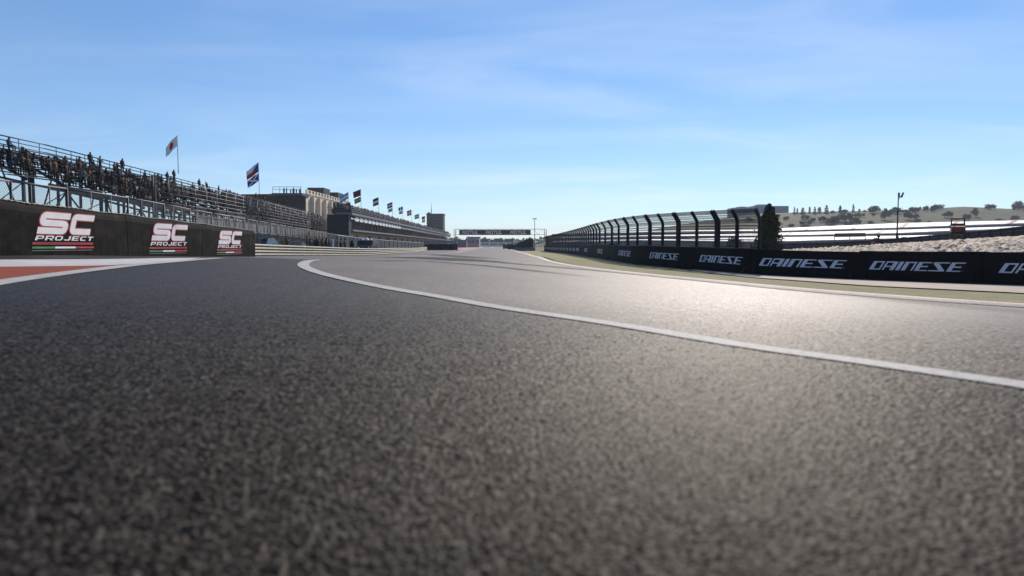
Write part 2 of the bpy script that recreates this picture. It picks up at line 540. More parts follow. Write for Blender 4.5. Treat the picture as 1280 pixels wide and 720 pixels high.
M['tuft'] = leaf_mat('tuft', (.17, .175, .07))
M['grass'] = grass_mat(); M['earth'] = earth_mat(); M['gravel'] = gravel_mat()
t_ = NT('hill_grass'); _c = t_.n('TexCoord').outputs['Object']
_a = t_.noise(_c, .012, 6, .65); _b = t_.noise(t_.mapping(_c, (1, 1, 6)), .05, 6, .7, 1.0)
t_.l(t_.mix(t_.math('MULTIPLY', _b, .8), t_.mix(t_.ramp(_a, [(.38, 0.), (.62, 1.)]), (.055, .070, .030), (.15, .135, .085)), (.05, .055, .03)), t_.b.inputs['Base Color'])
t_.b.inputs['Roughness'].default_value = .95; t_.b.inputs['Specular IOR Level'].default_value = .1
t_.bump(_b, .7, 2.0)
M['hill'] = t_.mat

# ------------------------------------------------------------------ camera, sky, sun
cam = bpy.data.cameras.new('camera'); co_ = bpy.data.objects.new('camera', cam); COL.objects.link(co_)
co_.location = (0, 0, 0); co_.rotation_euler = (math.pi / 2 - PITCH, 0, 0)
cam.sensor_width = 36; cam.lens = FPX / 1280 * 36
cam.clip_start = .05; cam.clip_end = 9000
cam.dof.use_dof = True; cam.dof.focus_distance = 34; cam.dof.aperture_fstop = 1.5
S.camera = co_
SUN_EL, SUN_AZ = 33.0, 20.0
sv = Vector((math.sin(R(SUN_AZ)) * math.cos(R(SUN_EL)), math.cos(R(SUN_AZ)) * math.cos(R(SUN_EL)), math.sin(R(SUN_EL))))
sl = bpy.data.lights.new('sun', 'SUN'); sl.energy = 5.0; sl.angle = R(.5); sl.color = (1, .90, .79)
so = bpy.data.objects.new('sun', sl); COL.objects.link(so); so.rotation_euler = (-sv).to_track_quat('-Z', 'Y').to_euler()
so.location = sv * 50
w = bpy.data.worlds.new('World'); S.world = w; w.use_nodes = True
nt = w.node_tree; bg = nt.nodes['Background']
sky = nt.nodes.new('ShaderNodeTexSky'); sky.sky_type = 'NISHITA'; sky.sun_disc = False
sky.sun_elevation = R(SUN_EL); sky.sun_rotation = R(SUN_AZ)
sky.air_density = 1.0; sky.dust_density = .05; sky.ozone_density = 2.2; sky.altitude = 300
bg.inputs['Strength'].default_value = .11


def wn(kind, **kw):
    nd = nt.nodes.new('ShaderNode' + kind)
    for k, v in kw.items(): setattr(nd, k, v)
    return nd


def wmath(op, a, b, c=None, clamp=False):
    nd = wn('Math', operation=op, use_clamp=clamp)
    for i, v in enumerate((a, b, c)):
        if v is None: continue
        if isinstance(v, (int, float)): nd.inputs[i].default_value = v
        else: nt.links.new(v, nd.inputs[i])
    return nd.outputs[0]


# thin cirrus, laid out on a plane far overhead
tc = wn('TexCoord'); sx = wn('SeparateXYZ'); nt.links.new(tc.outputs['Generated'], sx.inputs[0])
zz = wmath('ADD', wmath('MAXIMUM', sx.outputs[2], 0.0), .10)
cx = wmath('DIVIDE', sx.outputs[0], zz); cy = wmath('DIVIDE', sx.outputs[1], zz)
cb = wn('CombineXYZ'); nt.links.new(cx, cb.inputs[0]); nt.links.new(cy, cb.inputs[1])
mp = wn('Mapping'); mp.inputs['Rotation'].default_value = (0, 0, R(CROT)); mp.inputs['Scale'].default_value = (.75, 1.5, 1); mp.inputs['Location'].default_value = CLOC
nt.links.new(cb.outputs[0], mp.inputs[0])
n1 = wn('TexNoise'); n1.inputs['Scale'].default_value = 1.0; n1.inputs['Detail'].default_value = 6; n1.inputs['Roughness'].default_value = .52; n1.inputs['Distortion'].default_value = .7
nt.links.new(mp.outputs[0], n1.inputs['Vector'])
n2 = wn('TexNoise'); n2.inputs['Scale'].default_value = .45; n2.inputs['Detail'].default_value = 3
nt.links.new(mp.outputs[0], n2.inputs['Vector'])
r1 = wn('ValToRGB'); r1.color_ramp.elements[0].position = .40; r1.color_ramp.elements[1].position = .74; nt.links.new(n1.outputs['Fac'], r1.inputs[0])
r2 = wn('ValToRGB'); r2.color_ramp.elements[0].position = .30; r2.color_ramp.elements[1].position = .60; nt.links.new(n2.outputs['Fac'], r2.inputs[0])
cl = wmath('MULTIPLY', wmath('MULTIPLY', r1.outputs[0], r2.outputs[0]), .32)
mx = wn('Mix', data_type='RGBA'); nt.links.new(cl, mx.inputs[0]); hsv = wn('HueSaturation'); hsv.inputs['Saturation'].default_value = 1.15; nt.links.new(sky.outputs[0], hsv.inputs['Color']); gm = wn('Gamma'); gm.inputs['Gamma'].default_value = SKYG; nt.links.new(hsv.outputs[0], gm.inputs['Color']); tn = wn('Mix', data_type='RGBA', blend_type='MULTIPLY'); tn.inputs[0].default_value = 1; tn.inputs[7].default_value = (1.0, 1.19, 1.47, 1); nt.links.new(gm.outputs[0], tn.inputs[6]); nt.links.new(tn.outputs[2], mx.inputs[6])
mx.inputs[7].default_value = (8.2, 8.6, 9.2, 1)
nt.links.new(mx.outputs[2], bg.inputs['Color'])
S.view_settings.view_transform = 'Standard'; S.view_settings.look = 'None'
S.view_settings.gamma = 1; S.view_settings.use_curve_mapping = False
S.view_settings.exposure = 0.15
S.cycles.use_denoising = True
S.cycles.volume_bounces = 0
HAZE = .00018

# ================================================================== GROUND
ax = np.concatenate([-np.geomspace(2600, 64, 22), np.arange(-60, 61, 2.0), np.geomspace(64, 2600, 22)])
ay = np.concatenate([-np.geomspace(2600, 30, 16), np.arange(-28, 122, 2.0), np.geomspace(126, 2600, 30)])
GX, GY = np.meshgrid(ax, ay)
grid_obj('ground', GX, GY, H(GX, GY) - .05, M['earth'])

LOOP = [G(*p) for p in [(1330, 491), (1280, 484), (1068.7, 453), (922.5, 432.5), (760, 405.3), (622.5, 385), (544.4, 371), (478.8, 359.6), (422.5, 347.5), (400, 341.6)]]
LOOP = [(2.9, -1.5), (2.55, 1.2)] + [(p.x, p.y) for p in LOOP]
for p in [(390, 338.2), (382, 334.6), (379, 331.6), (380.8, 328.9), (387, 326.4), (399, 325.0)]:
    q = G(*p); LOOP.append((q.x, q.y))
lc = resample(LOOP, .1)
lk = int(np.argmin(lc[:, 0])); lc = lc[:lk + 1]
_ly = np.concatenate([np.maximum.accumulate(lc[:, 1]), [lc[-1, 1] + 3.5, lc[-1, 1] + 7, 900]]); _lx = np.concatenate([lc[:, 0], [-12.0, -17.0, -60]])


def lane_x(y): return np.interp(y, _ly, _lx)


# the nearest asphalt as real stones in binder
def stone_field(x, y, s=.0105):
    gx, gy = np.floor(x / s), np.floor(y / s)
    best = np.full(x.shape, 9.0); second = np.full(x.shape, 9.0); rid = np.zeros(x.shape); rid2 = np.zeros(x.shape)
    hsh = lambda i, j, k: np.abs(np.modf(np.sin(i * 127.1 + j * 311.7 + k * 74.7) * 43758.5453)[0])
    for di in (-1, 0, 1):
        for dj in (-1, 0, 1):
            i, j = gx + di, gy + dj
            q = np.hypot((i + .5 + .8 * (hsh(i, j, 1) - .5)) - x / s, (j + .5 + .8 * (hsh(i, j, 2) - .5)) - y / s)
            q = q / (.75 + .5 * hsh(i, j, 5))
            m = q < best
            second = np.where(m, best, np.minimum(second, q)); rid = np.where(m, hsh(i, j, 3), rid); rid2 = np.where(m, hsh(i, j, 4), rid2); best = np.where(m, q, best)
    dome = np.clip(1 - (best / .62) ** 2, 0, 1)
    return dome, rid, rid2


dd = np.exp(np.arange(math.log(.72), math.log(9.5), .0030)); aa = np.linspace(-1.05, 1.05, 800)
SX = dd[:, None] * np.tan(aa)[None]; SY = np.repeat(dd[:, None], len(aa), 1)
dome, r1_, r2_ = stone_field(SX, SY)
fade = (1 - sm(2.2, 8.2, SY)); mixf = (1 - sm(3.0, 8.8, SY)); edge = (1 - sm(.84, 1.02, np.abs(aa)))[None] * sm(.72, .92, dd)[:, None]; fade = fade * edge; mixf = mixf * edge
tooth = np.where(r1_ < .22, .15, .35 + .65 * r2_)
SZ = H(SX, SY) + .0036 + (dome ** .7 * tooth) * .0075 * fade
so_ = grid_obj('track_surface', SX, SY, SZ, M['stones'])
so_.data.attributes.new('stone', 'FLOAT_COLOR', 'POINT'); so_.data.attributes.new('lane', 'FLOAT', 'POINT')
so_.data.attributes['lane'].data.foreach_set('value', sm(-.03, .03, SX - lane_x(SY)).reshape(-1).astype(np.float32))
arr = np.stack([np.where(r1_ < .22, .25, r1_), np.clip(dome * 2.2, 0, 1), r2_, mixf], -1).reshape(-1).astype(np.float32)
so_.data.attributes['stone'].data.foreach_set('color', arr)

KERB = [G(*p) for p in [(1280, 384.5), (1130, 374), (1000, 363.5), (900, 353.5), (800, 343.6), (740, 336.5), (700, 330), (680, 324.5),
                        (662, 319), (648, 315), (638, 312)]]
KERB = [(28, -8), (20, -1), (13.2, 5)] + [(p.x, p.y) for p in KERB] + [(-1.5, 190), (-3.5, 330), (-10, 620), (-16, 900)]
KERB = [KERB[0]] + [b for a, b in zip(KERB, KERB[1:]) if b[1] > a[1] + .05]
kc = resample(KERB, 1.0)
ky, kx = np.maximum.accumulate(kc[:, 1]), kc[:, 0]


def rx(y): return np.interp(y, ky, kx)


def lx(y): return np.interp(y, [-12, 10, 34, 70, 110, 200, 900], [-19, -17.5, -17, -18, -22, -38, -60])


yy = np.concatenate([np.arange(-12, 10, .5), np.arange(10, 70, 1.0), np.arange(70, 160, 3.0), np.geomspace(160, 900, 26)])
tt = np.linspace(0, 1, 61)[None, :]
AX = lx(yy)[:, None] * (1 - tt) + (rx(yy) + .25)[:, None] * tt
AY = np.repeat(yy[:, None], 61, 1)
grid_obj('track', AX, AY, H(AX, AY), M['asphalt'])
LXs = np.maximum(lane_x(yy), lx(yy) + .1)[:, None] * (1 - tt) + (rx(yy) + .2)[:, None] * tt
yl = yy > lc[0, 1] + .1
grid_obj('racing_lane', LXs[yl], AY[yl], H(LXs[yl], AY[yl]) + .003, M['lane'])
ribbon('track_kerb', KERB[:-2], .48, .012, M['kerb_white'], 1.0, 6, hump=.05)

ribbon('white_track_line', LOOP, .17, .0125, M['white_paint'], .35, 2, wfun=lambda t: .17 + .14 * t if t < .93 else max(.05, .32 - 3.6 * (t - .93)))
LLN = [G(*p) for p in [(-60, 364), (0, 353.6), (60, 344.8), (120, 337.2), (170, 331.4), (220, 327), (250, 324.4), (278, 322.6)]]
ribbon('white_track_line', [(p.x, p.y) for p in LLN], .32, .010, M['white_paint'], .3, 2)
FAR = [G(*p) for p in [(500, 320.6), (530, 319.3), (560, 316.7), (578, 314.4), (592, 311.8), (600, 310.4)]]
ribbon('white_track_line', [(p.x, p.y) for p in FAR] + [(-9.5, 320), (-17, 600)], .55, .014, M['white_paint'], 2.0, 2)
pts = lambda L: [(G(*p).x, G(*p).y) for p in L]
strip('concrete_apron', pts([(-60, 325.2), (0, 324.8), (120, 324.2), (200, 323), (255, 322.4)]), pts([(-60, 334.6), (0, 333.8), (120, 332.2), (170, 329.8), (230, 325.6)]), .006, M['concrete'])
strip('orange_runoff', pts([(-60, 334.8), (0, 334.0), (70, 333.1), (120, 332.4), (150, 331.9)]), pts([(-60, 361), (0, 351.6), (60, 343), (120, 335.8), (150, 332.6)]), .008, M['orange'])

strip('red_apron', pts([(574, 310.6), (588, 309.2), (602, 308.3)]), pts([(574, 313.2), (590, 311.0), (606, 309.1)]), .006, M['stair_red'], 30, 3)
# Right barrier line, near end first: pixel column, top row, bottom row of a 1.1 m high wall
WB = [(1420, 315.5, 364), (1280, 315, 358), (1180, 315, 354.5), (1080, 315, 350.8), (1010, 313, 347.5), (945, 311, 344.3), (885, 309.5, 339.3), (840, 307.6, 334.8),
      (800, 306.6, 331), (766, 305.6, 326.3), (740, 305.4, 321.8), (720, 305.8, 318.6), (700, 306.5, 316.4), (680, 306.8, 314)]
WH = 1.1
wp = []
for px, a, b in WB:
    d = WH * FPX / (b - a); q = P(px, b, d); wp.append((q.x, q.y, q.z))
wp = np.array(wp)
wxy = resample(wp[:, :2], .25)
for _ in range(30): wxy[1:-1] = .25 * wxy[:-2] + .5 * wxy[1:-1] + .25 * wxy[2:]
WS = np.concatenate([[0], np.cumsum(np.hypot(*np.diff(wxy, axis=0).T))])
_zs = np.interp(wxy[:, 1], wp[:, 1], wp[:, 2])
_zs = np.convolve(np.pad(_zs, 12, 'edge'), np.ones(25) / 25, 'valid')
WPX = 640 + FPX * wxy[:, 0] / wxy[:, 1]


def wall_s(px): return float(np.interp(-px, -WPX, WS))


def wall_pt(s, v=0.0, off=0.0):               # off > 0: towards the track
    x = np.interp(s, WS, wxy[:, 0]); y = np.interp(s, WS, wxy[:, 1]); z = np.interp(s, WS, _zs)
    e = .6
    t = np.array([np.interp(s + e, WS, wxy[:, 0]) - np.interp(s - e, WS, wxy[:, 0]), np.interp(s + e, WS, wxy[:, 1]) - np.interp(s - e, WS, wxy[:, 1])])
    t /= np.hypot(*t) + 1e-9
    n = np.array([-t[1], t[0]])
    return Vector((x + n[0] * off, y + n[1] * off, z + v))


# verge between kerb and barrier, then the concrete strip under the barrier
gy = np.concatenate([np.arange(-8, 70, .75), np.arange(70, 135, 3.)])
wyo = np.argsort(wxy[:, 1])
wx_of = lambda y: np.interp(y, np.concatenate([[-8, 10], wxy[wyo, 1]]), np.concatenate([[60, 34], wxy[wyo, 0]]))
tt = np.linspace(0, 1, 25)[None, :]
VX = (rx(gy) + .2)[:, None] * (1 - tt) + (wx_of(gy) + .3)[:, None] * tt
VY = np.repeat(gy[:, None], 25, 1)
grid_obj('grass_verge', VX, VY, H(VX, VY) + .006, M['grass'])
cs = [wall_pt(s, 0, .12) for s in np.linspace(0, wall_s(866), 40)]
ce = pts([(1440, 378), (1280, 368), (1180, 363), (1080, 358), (1000, 352), (940, 347.6), (866, 338.6)])
strip('concrete_strip', [(p.x, p.y) for p in cs], ce, .035, M['pale_concrete'], 60, 6)
rt = np.random.default_rng(21); mb = MB()
for _ in range(5200):
    y = 9 + 45 * rt.random() ** 1.4; e = rt.random()
    xa, xb = float(rx(y)) + .26, float(wx_of(y)) - .05
    if rt.random() < .8: x = xa + .35 * e ** 2
    elif y > 27: x = xb - .15 * e ** 2
    else: continue
    h_ = rt.uniform(.015, .045); a_ = rt.uniform(0, 6.28); w_ = rt.uniform(.006, .014)
    mb.v += [(x - w_ * math.cos(a_), y - w_ * math.sin(a_), 0), (x + w_ * math.cos(a_), y + w_ * math.sin(a_), 0), (x + rt.normal(0, .02), y + rt.normal(0, .02), h_)]
    n_ = len(mb.v); mb.f.append((n_ - 3, n_ - 2, n_ - 1)); mb.m.append(int(rt.integers(2))); mb.uv.append(None)
va = np.array(mb.v); va[:, 2] += H(va[:, 0], va[:, 1]) + .004; mb.v = [tuple(v) for v in va]
tag(mb.build('grass_tufts', [M['grass'], M['tuft']]), kind='stuff', label='short dry grass tufts along the verge')
# rubber laid down along the racing line
ribbon('tyre_marks', pts([(500, 323), (540, 322), (575, 323.4), (600, 325.6), (640, 329.6), (690, 333.6), (760, 339.6), (850, 347.8), (960, 359), (1100, 372.5), (1280, 391), (1400, 405)]), 1.5, .016, M['rubber_mark'], .4, 2, uv=True)
ribbon('tyre_marks', pts([(440, 326.5), (520, 326.5), (590, 331), (660, 338), (740, 347)]), 1.0, .013, M['rubber_mark'], .4, 2, uv=True)
ribbon('tyre_marks', pts([(478, 322.6), (520, 322), (560, 324.4), (610, 328)]), 4.2, .022, M['rubber_mark'], .6, 2, uv=True)
ribbon('tyre_marks', pts([(520, 317.6), (548, 318.6), (590, 322), (640, 325)]), 2.6, .019, M['rubber_mark'], .6, 2, uv=True)

# ------------------------------------------------------------------ gravel bank and its crest
N0 = np.array([(7.6, 64), (8.6, 46), (9.6, 38), (10.9, 33), (12.9, 29.6), (15.5, 27.0), (18.5, 24.6), (23, 20.5), (31, 14)], float)
CR = [(965, 314.5, 92), (1035, 314.3, 80), (1090, 309.5, 72), (1150, 304, 66), (1210, 299.8, 60), (1280, 295.8, 54), (1360, 291, 49), (1500, 284, 44), (1700, 277, 36)]
C0 = np.array([tuple(P(*c)) for c in CR])
nn = 420
ti = np.linspace(0, 1, nn)


def lerp_poly(Q, t):
    k = np.linspace(0, 1, len(Q)); return np.stack([np.interp(t, k, Q[:, j]) for j in range(Q.shape[1])], -1)


n0 = lerp_poly(N0, ti); c0 = lerp_poly(C0, ti)
n0z = H(n0[:, 0], n0[:, 1]) - .02
uu = np.linspace(0, 1.25, 190)[None, :]
BX = n0[:, :1] * (1 - uu) + c0[:, :1] * uu; BY = n0[:, 1:2] * (1 - uu) + c0[:, 1:2] * uu
up_ = np.clip(uu, 0, 1)
BZ = n0z[:, None] + (c0[:, 2:] - n0z[:, None]) * up_ ** .8 - np.clip(uu - 1, 0, 1) * 3.0
from mathutils import noise as mnoise
NZ = np.zeros_like(BZ)
for i in range(nn):
    for j in range(BX.shape[1]):
        p = Vector((BX[i, j] * 1.25, BY[i, j] * .8, 0))
        NZ[i, j] = (.5 - abs(mnoise.noise(p))) * 1.2 + mnoise.noise(p * 2.2) * .55
BZ += NZ * .50 * np.clip(1.12 - np.abs(uu - .5) * 1.6, 0, 1)
tag(grid_obj('gravel_trap', BX, BY, BZ, M['gravel']), kind='structure')

# ================================================================== LETTERING
def RC(*r): return [[(a, b), (c, b), (c, d), (a, d)] for a, b, c, d in r]


GL = {   # slanted display lettering: thick left stems, thin arms (width, polygons)
    'D': (.95, RC((0, 0, .30, 1), (.30, .86, .86, 1), (.30, 0, .86, .14), (.72, .14, .86, .86))),
    'A': (.98, RC((0, .86, .90, 1), (0, 0, .14, .86), (.58, 0, .90, .86), (.14, .34, .58, .48))),
    'I': (.38, RC((0, 0, .30, 1))),
    'N': (.96, RC((0, 0, .32, 1), (.32, .86, .88, 1), (.74, 0, .88, .86))),
    'E': (1.0, RC((0, 0, .32, 1), (.32, .885, .96, 1), (.32, .43, .84, .57), (.32, 0,   .96, .115))),
    'S': (1.24, RC((.06, .885, 1.18, 1), (0, 0, 1.14, .115)) + [[(.0, .885), (.42, .885), (1.14, .115), (.74, .115)]]),
}
BL = {   # bold block lettering
    'M': (1.15, RC((0, 0, .24, 1), (.86, 0, 1.1, 1)) + [[(.24, 1), (.24, .62), (.55, .25), (.55, .62)], [(.86, 1), (.86, .62), (.55, .25), (.55, .62)]]),
    'O': (1.12, [[(.2, 0), (.85, 0), (.85, .22), (.2, .22)], [(.2, .78), (.85, .78), (.85, 1), (.2, 1)], [(0, .2), (.2, 0), (.25, .22), (.25, .78), (.2, 1), (0, .8)],
                 [(.85, 0), (1.05, .2), (1.05, .8), (.85, 1), (.8, .78), (.8, .22)]]),
    'T': (.95, RC((0, .78, .92, 1), (.33, 0, .59, .78))),
    'U': (1.05, RC((0, .2, .26, 1), (.72, .2, .98, 1)) + [[(0, .2), (.18, 0), (.8, 0), (.98, .2)]]),
    'L': (.85, RC((0, 0, .26, 1), (.26, 0, .82, .22))),
    'P': (1.1, RC((0, 0, .28, .76), (.28, .28, .80, .46)) + [[(0, .76), (.8, .76), (1.02, .9), (.88, 1), (0, 1)], [(.80, .28), (1.02, .42), (1.02, .9), (.8, .76)]]),
    'R': (1.1, RC((0, 0, .28, .76), (.28, .32, .80, .48)) + [[(0, .76), (.8, .76), (1.02, .9), (.88, 1), (0, 1)], [(.80, .32), (1.02, .46), (1.02, .9), (.8, .76)], [(.5, .32), (.82, .32), (1.04, 0), (.72, 0)]]),
    'J': (.95, RC((.6, .2, .88, 1)) + [[(0, .24), (.0, .12), (.14, 0), (.76, 0), (.88, .2), (.6, .24)]]),
    'E': (1.02, RC((0, 0, .28, 1), (.28, .8, .96, 1), (.28, .41, .88, .59), (.28, 0, .96, .2))),
    'C': (1.02, RC((.16, .78, .96, 1), (.16, 0, .96, .22)) + [[(0, .16), (.16, 0), (.28, .22), (.28, .78), (.16, 1), (0, .84)]]),
}


def thick(path, t):                           # mitred stroke as quads
    path = [Vector((a, b)) for a, b in path]; L = []; Rr = []
    for i, p in enumerate(path):
        d1 = (p - path[i - 1]).normalized() if i else (path[1] - p).normalized()
        d2 = (path[i + 1] - p).normalized() if i < len(path) - 1 else d1
        n1 = Vector((-d1.y, d1.x)); n2 = Vector((-d2.y, d2.x)); m = (n1 + n2).normalized()
        k = t / 2 / max(.35, m.dot(n1)); L.append(p + m * k); Rr.append(p - m * k)
    return [[tuple(L[i]), tuple(L[i + 1]), tuple(Rr[i + 1]), tuple(Rr[i])] for i in range(len(path) - 1)]


def rnd(path, r, n=4):
    out = [path[0]]
    for a, b, c in zip(path, path[1:], path[2:]):
        a, b, c = Vector(a), Vector(b), Vector(c)
        p, q = b + (a - b).normalized() * r, b + (c - b).normalized() * r
        for i in range(n + 1):
            t = i / n; out.append(tuple(p * (1 - t) ** 2 + b * 2 * t * (1 - t) + q * t * t))
    return out + [path[-1]]


T_ = .29
S_PATH = rnd([(1.62, 1 - T_ / 2), (.17, 1 - T_ / 2), (.17, .5), (1.45, .5), (1.45, T_ / 2), (0, T_ / 2)], .16)
C_PATH = rnd([(3.12, 1 - T_ / 2), (1.87, 1 - T_ / 2), (1.87, T_ / 2), (3.02, T_ / 2)], .17)


def text_polys(txt, table, shear=.3, gap=.12):
    out = []; x = 0
    for ch in txt:
        w_, ps = table[ch]
        out += [[(x + a + b * shear, b) for a, b in p] for p in ps]
        x += w_ + gap
    return out, x - gap + shear


def put_polys(mb, polys, fn, m=0):
    for i, p in enumerate(polys): mb.face([fn(a, b, .0004 * (i % 5)) for a, b in p], m)


# ================================================================== LEFT BANNER WALL (three wrapped barriers)
LW = resample([(-11.3, 3), (-11.5, 9), (-11.75, 15.5), (-12.22, 21.7), (-12.42, 27.4), (-12.62, 33.5)], .1)
LS = np.concatenate([[0], np.cumsum(np.hypot(*np.diff(LW, axis=0).T))])


def lw_pt(y, z, off=0.0):
    x = np.interp(y, LW[:, 1], LW[:, 0]); e = .5
    tx = np.interp(y + e, LW[:, 1], LW[:, 0]) - np.interp(y - e, LW[:, 1], LW[:, 0]); ty = 2 * e
    l = math.hypot(tx, ty)
    return Vector((x + ty / l * off, y - tx / l * off, z))


def wall_wave(y, z):
    return .022 * mnoise.noise(Vector((y * 1.1, z * .5, 2))) + .012 * mnoise.noise(Vector((y * 3.2, z * .8, 7)))


LABW = ['black banner wall section nearest the grandstand fence edge, before the first logo', 'black wrapped barrier with the largest red edged white logo, beside the orange paint',
        'middle black wrapped barrier with a red edged white logo', 'last black wrapped barrier with the smallest logo, ending beside the cream guard rail']
edges = [9.6, 15.35, 21.66, 27.35, 33.5]
for k in range(1, 4):
    y0, y1 = edges[k] + .015, edges[k + 1] - .015
    if k == 1: y0 = 13.2
    c = lw_pt((y0 + y1) / 2, Hf(-12, (y0 + y1) / 2), -.4)
    root = empty('banner_barrier', c, LABW[k], 'barrier', 'wrapped banner barriers along the pit exit')
    mb = MB(c); ny, nz = 60, 12
    top = lambda y: np.interp(y, [13, 15.6, 21.7, 27, 33.5], [1.07, 1.06, .98, .88, .73]) + .012 * math.sin(y * 2.1) + .01 * mnoise.noise(Vector((y * 2, 0, 0)))
    gr = []
    for i in range(ny + 1):
        y = y0 + (y1 - y0) * i / ny; zb = Hf(-12, y) - .03; zt = top(y)
        row = []
        for j in range(nz + 1):
            z = zb + (zt - zb) * j / nz
            e = -.05 if j == nz else (-.02 if j == nz - 1 else 0)
            row.append(lw_pt(y, z, wall_wave(y, z) + e))
        row += [lw_pt(y, zt - .02, -.55), lw_pt(y, zb, -.6)]
        gr.append(row)
    m_ = nz + 3
    vs = [p for r_ in gr for p in r_]
    fs = [(i * m_ + j, (i + 1) * m_ + j, (i + 1) * m_ + j + 1, i * m_ + j + 1) for i in range(ny) for j in range(m_ - 1)]
    fs += [tuple(range(m_ - 1, -1, -1)), tuple(ny * m_ + j for j in range(m_))]
    mb.mesh(vs, fs)
    mb.build('banner', M['vinyl'], root, smooth=False)
    mb = MB(c)
    ys = np.linspace(y0, y1, 40)
    for a, b in zip(ys[:-1], ys[1:]):
        mb.tube(lw_pt(a, top(a) + .004, -.045), lw_pt(b, top(b) + .004, -.045), .017, n=6)
    mb.build('hem', M['hem'], root, smooth=True)
    # logo
    ya = {1: 16.75, 2: 23.0, 3: 28.7}[k]; yl = 3.0; zr = {1: (-.19, .88), 2: (-.34, .79), 3: (-.44, .66)}[k]
    zs = (zr[1] - zr[0]) / 1.07; gz = zr[0]

    def on(u0, u1, v0, v1, lift):
        def f(a, b, o=0):
            y = ya + u0 + (u1 - u0) * a; z = gz + zs * (v0 + (v1 - v0) * b)
            return lw_pt(y, z, wall_wave(y, z) + .010 + lift + o)
        return f
    sc = thick(S_PATH, T_) + thick(C_PATH, T_)
    sc2 = thick(S_PATH, T_ + .10) + thick(C_PATH, T_ + .10)
    norm = lambda ps, sh: [[((a + b * sh) / 3.45, b) for a, b in p] for p in ps]
    f = on(.22, 3.05, .49, 1.05, .006); mb = MB(c); put_polys(mb, norm(sc2, .30), lambda a, b, o: f(a, b, o - .004)); mb.build('logo_outline', M['print_red'], root)
    mb = MB(c); put_polys(mb, norm(sc, .30), f); mb.build('logo_lettering', M['print_white'], root)
    ps, wd = text_polys('PROJECT', BL, .25, .14)
    f2 = on(.14, 2.92, .325, .445, .004); mb = MB(c); put_polys(mb, [[(a / wd, b) for a, b in p] for p in ps], f2); mb.build('name_lettering', M['print_white'], root)
    q = lambda mm, u0, u1, v0, v1, l=.004: [mm.face([on(u0 + (u1 - u0) * i / 4, u0 + (u1 - u0) * (i + 1) / 4, v0, v1, l)(a, b) for a, b in ((0, 0), (1, 0), (1, 1), (0, 1))]) for i in range(4)]
    mb = MB(c); q(mb, .06, 2.86, .215, .275); mb.build('red_band', M['print_red'], root)
    mb = MB(c); q(mb, .16, 2.76, .238, .252, .007)
    mb.build('small_print', M['maroon'], root)
    for nm, a, b, mt in (('green_stripe', 0, .95, 'print_green'), ('white_stripe', .95, 1.9, 'print_white'), ('red_stripe', 1.9, 2.86, 'print_red')):
        mb = MB(c); q(mb, .04 + a, .04 + b - .0, .115, .165); mb.build(nm, M[mt], root)
    mb = MB(c); q(mb, .02, 2.82, .055, .075); mb.build('grey_stripe', M['print_grey'], root)

# ================================================================== RIGHT BANNER WALL
TX = [(1262, 1395), (1080, 1216), (957, 1049), (870, 935), (808, 854.5), (767.5, 798), (741.5, 760.5), (727, 738.5), (718, 726)]
ts = [((wall_s(a) + wall_s(b)) / 2) for a, b in TX]
step = 4.3
while ts[-1] + step < WS[-1] - 1.5: ts.append(ts[-1] + step)
seams = [0.0] + [(a + b) / 2 for a, b in zip(ts, ts[1:])] + [WS[-1]]
ORD = ['first', 'second', 'third', 'fourth', 'fifth', 'sixth', 'seventh', 'eighth', 'ninth', 'tenth', 'eleventh', 'twelfth', 'thirteenth', 'fourteenth', 'fifteenth',
       'sixteenth', 'seventeenth', 'eighteenth', 'nineteenth', 'twentieth', 'twenty first', 'twenty second', 'twenty third', 'twenty fourth', 'twenty fifth', 'twenty sixth',
       'twenty seventh', 'twenty eighth', 'twenty ninth', 'thirtieth', 'thirty first', 'thirty second', 'thirty third', 'thirty fourth', 'thirty fifth', 'thirty sixth', 'thirty seventh', 'thirty eighth', 'thirty ninth', 'fortieth']
dn, dw = text_polys('DAINESE', GL, .42, .06)
for k, s0 in enumerate(ts):
    a, b = seams[k] + .012, seams[k + 1] - .012
    c = wall_pt((a + b) / 2)
    lab = 'black padded barrier with pale blue lettering, ' + ('running out of frame beside the concrete strip' if k == 0 else ORD[k - 1] + ' whole one from the pale concrete strip')
    root = empty('padded_barrier', c, lab, 'barrier', 'black padded barriers along the verge')
    mb = MB(c)
    path = [wall_pt(s) for s in np.linspace(a, b, 14)]
    jig = .022 * math.sin(k * 2.3)
    mb.extrude(path, [(-.0, -.04), (-.0, WH - .05 + jig), (-.05, WH + jig), (-.55, WH + jig - .01), (-.6, WH - .06 + jig), (-.6, -.04)][::-1] if False else
               [(.0, -.04), (.0, WH - .05 + jig), (.05, WH + jig), (.55, WH + jig - .01), (.6, WH - .06 + jig), (.6, -.04)])
    mb.build('padding', M['vinyl_blue'], root)
    Lx = 3.35; hx = .32
    f = lambda u, v, o: wall_pt(s0 + Lx / 2 - u * Lx, .42 + v * hx, .012 + o)
    mb = MB(c); put_polys(mb, [[(x / dw, y) for x, y in p] for p in dn], f)
    mb.build('lettering', M['print_blue'], root)
    if k < 7: mb = MB(c); put_polys(mb, [[(.955 + x, y) for x, y in p] for p in RC((0, 0, .012, .11))], f); mb.build('trade_mark', M['print_grey'], root)
    if 1 <= k < 6:
        for s in (a + .25, b - .25):
            mb = MB(c); p = wall_pt(s, 0, .10); e1, e2 = wall_pt(s, .03, .02), wall_pt(s, .03, .30)
            mb.bar(e1, e2, .10, .05); mb.bar(wall_pt(s, .05, .26), wall_pt(s, .30, .03), .05); mb.build('bracket', M['dark_post'], root)

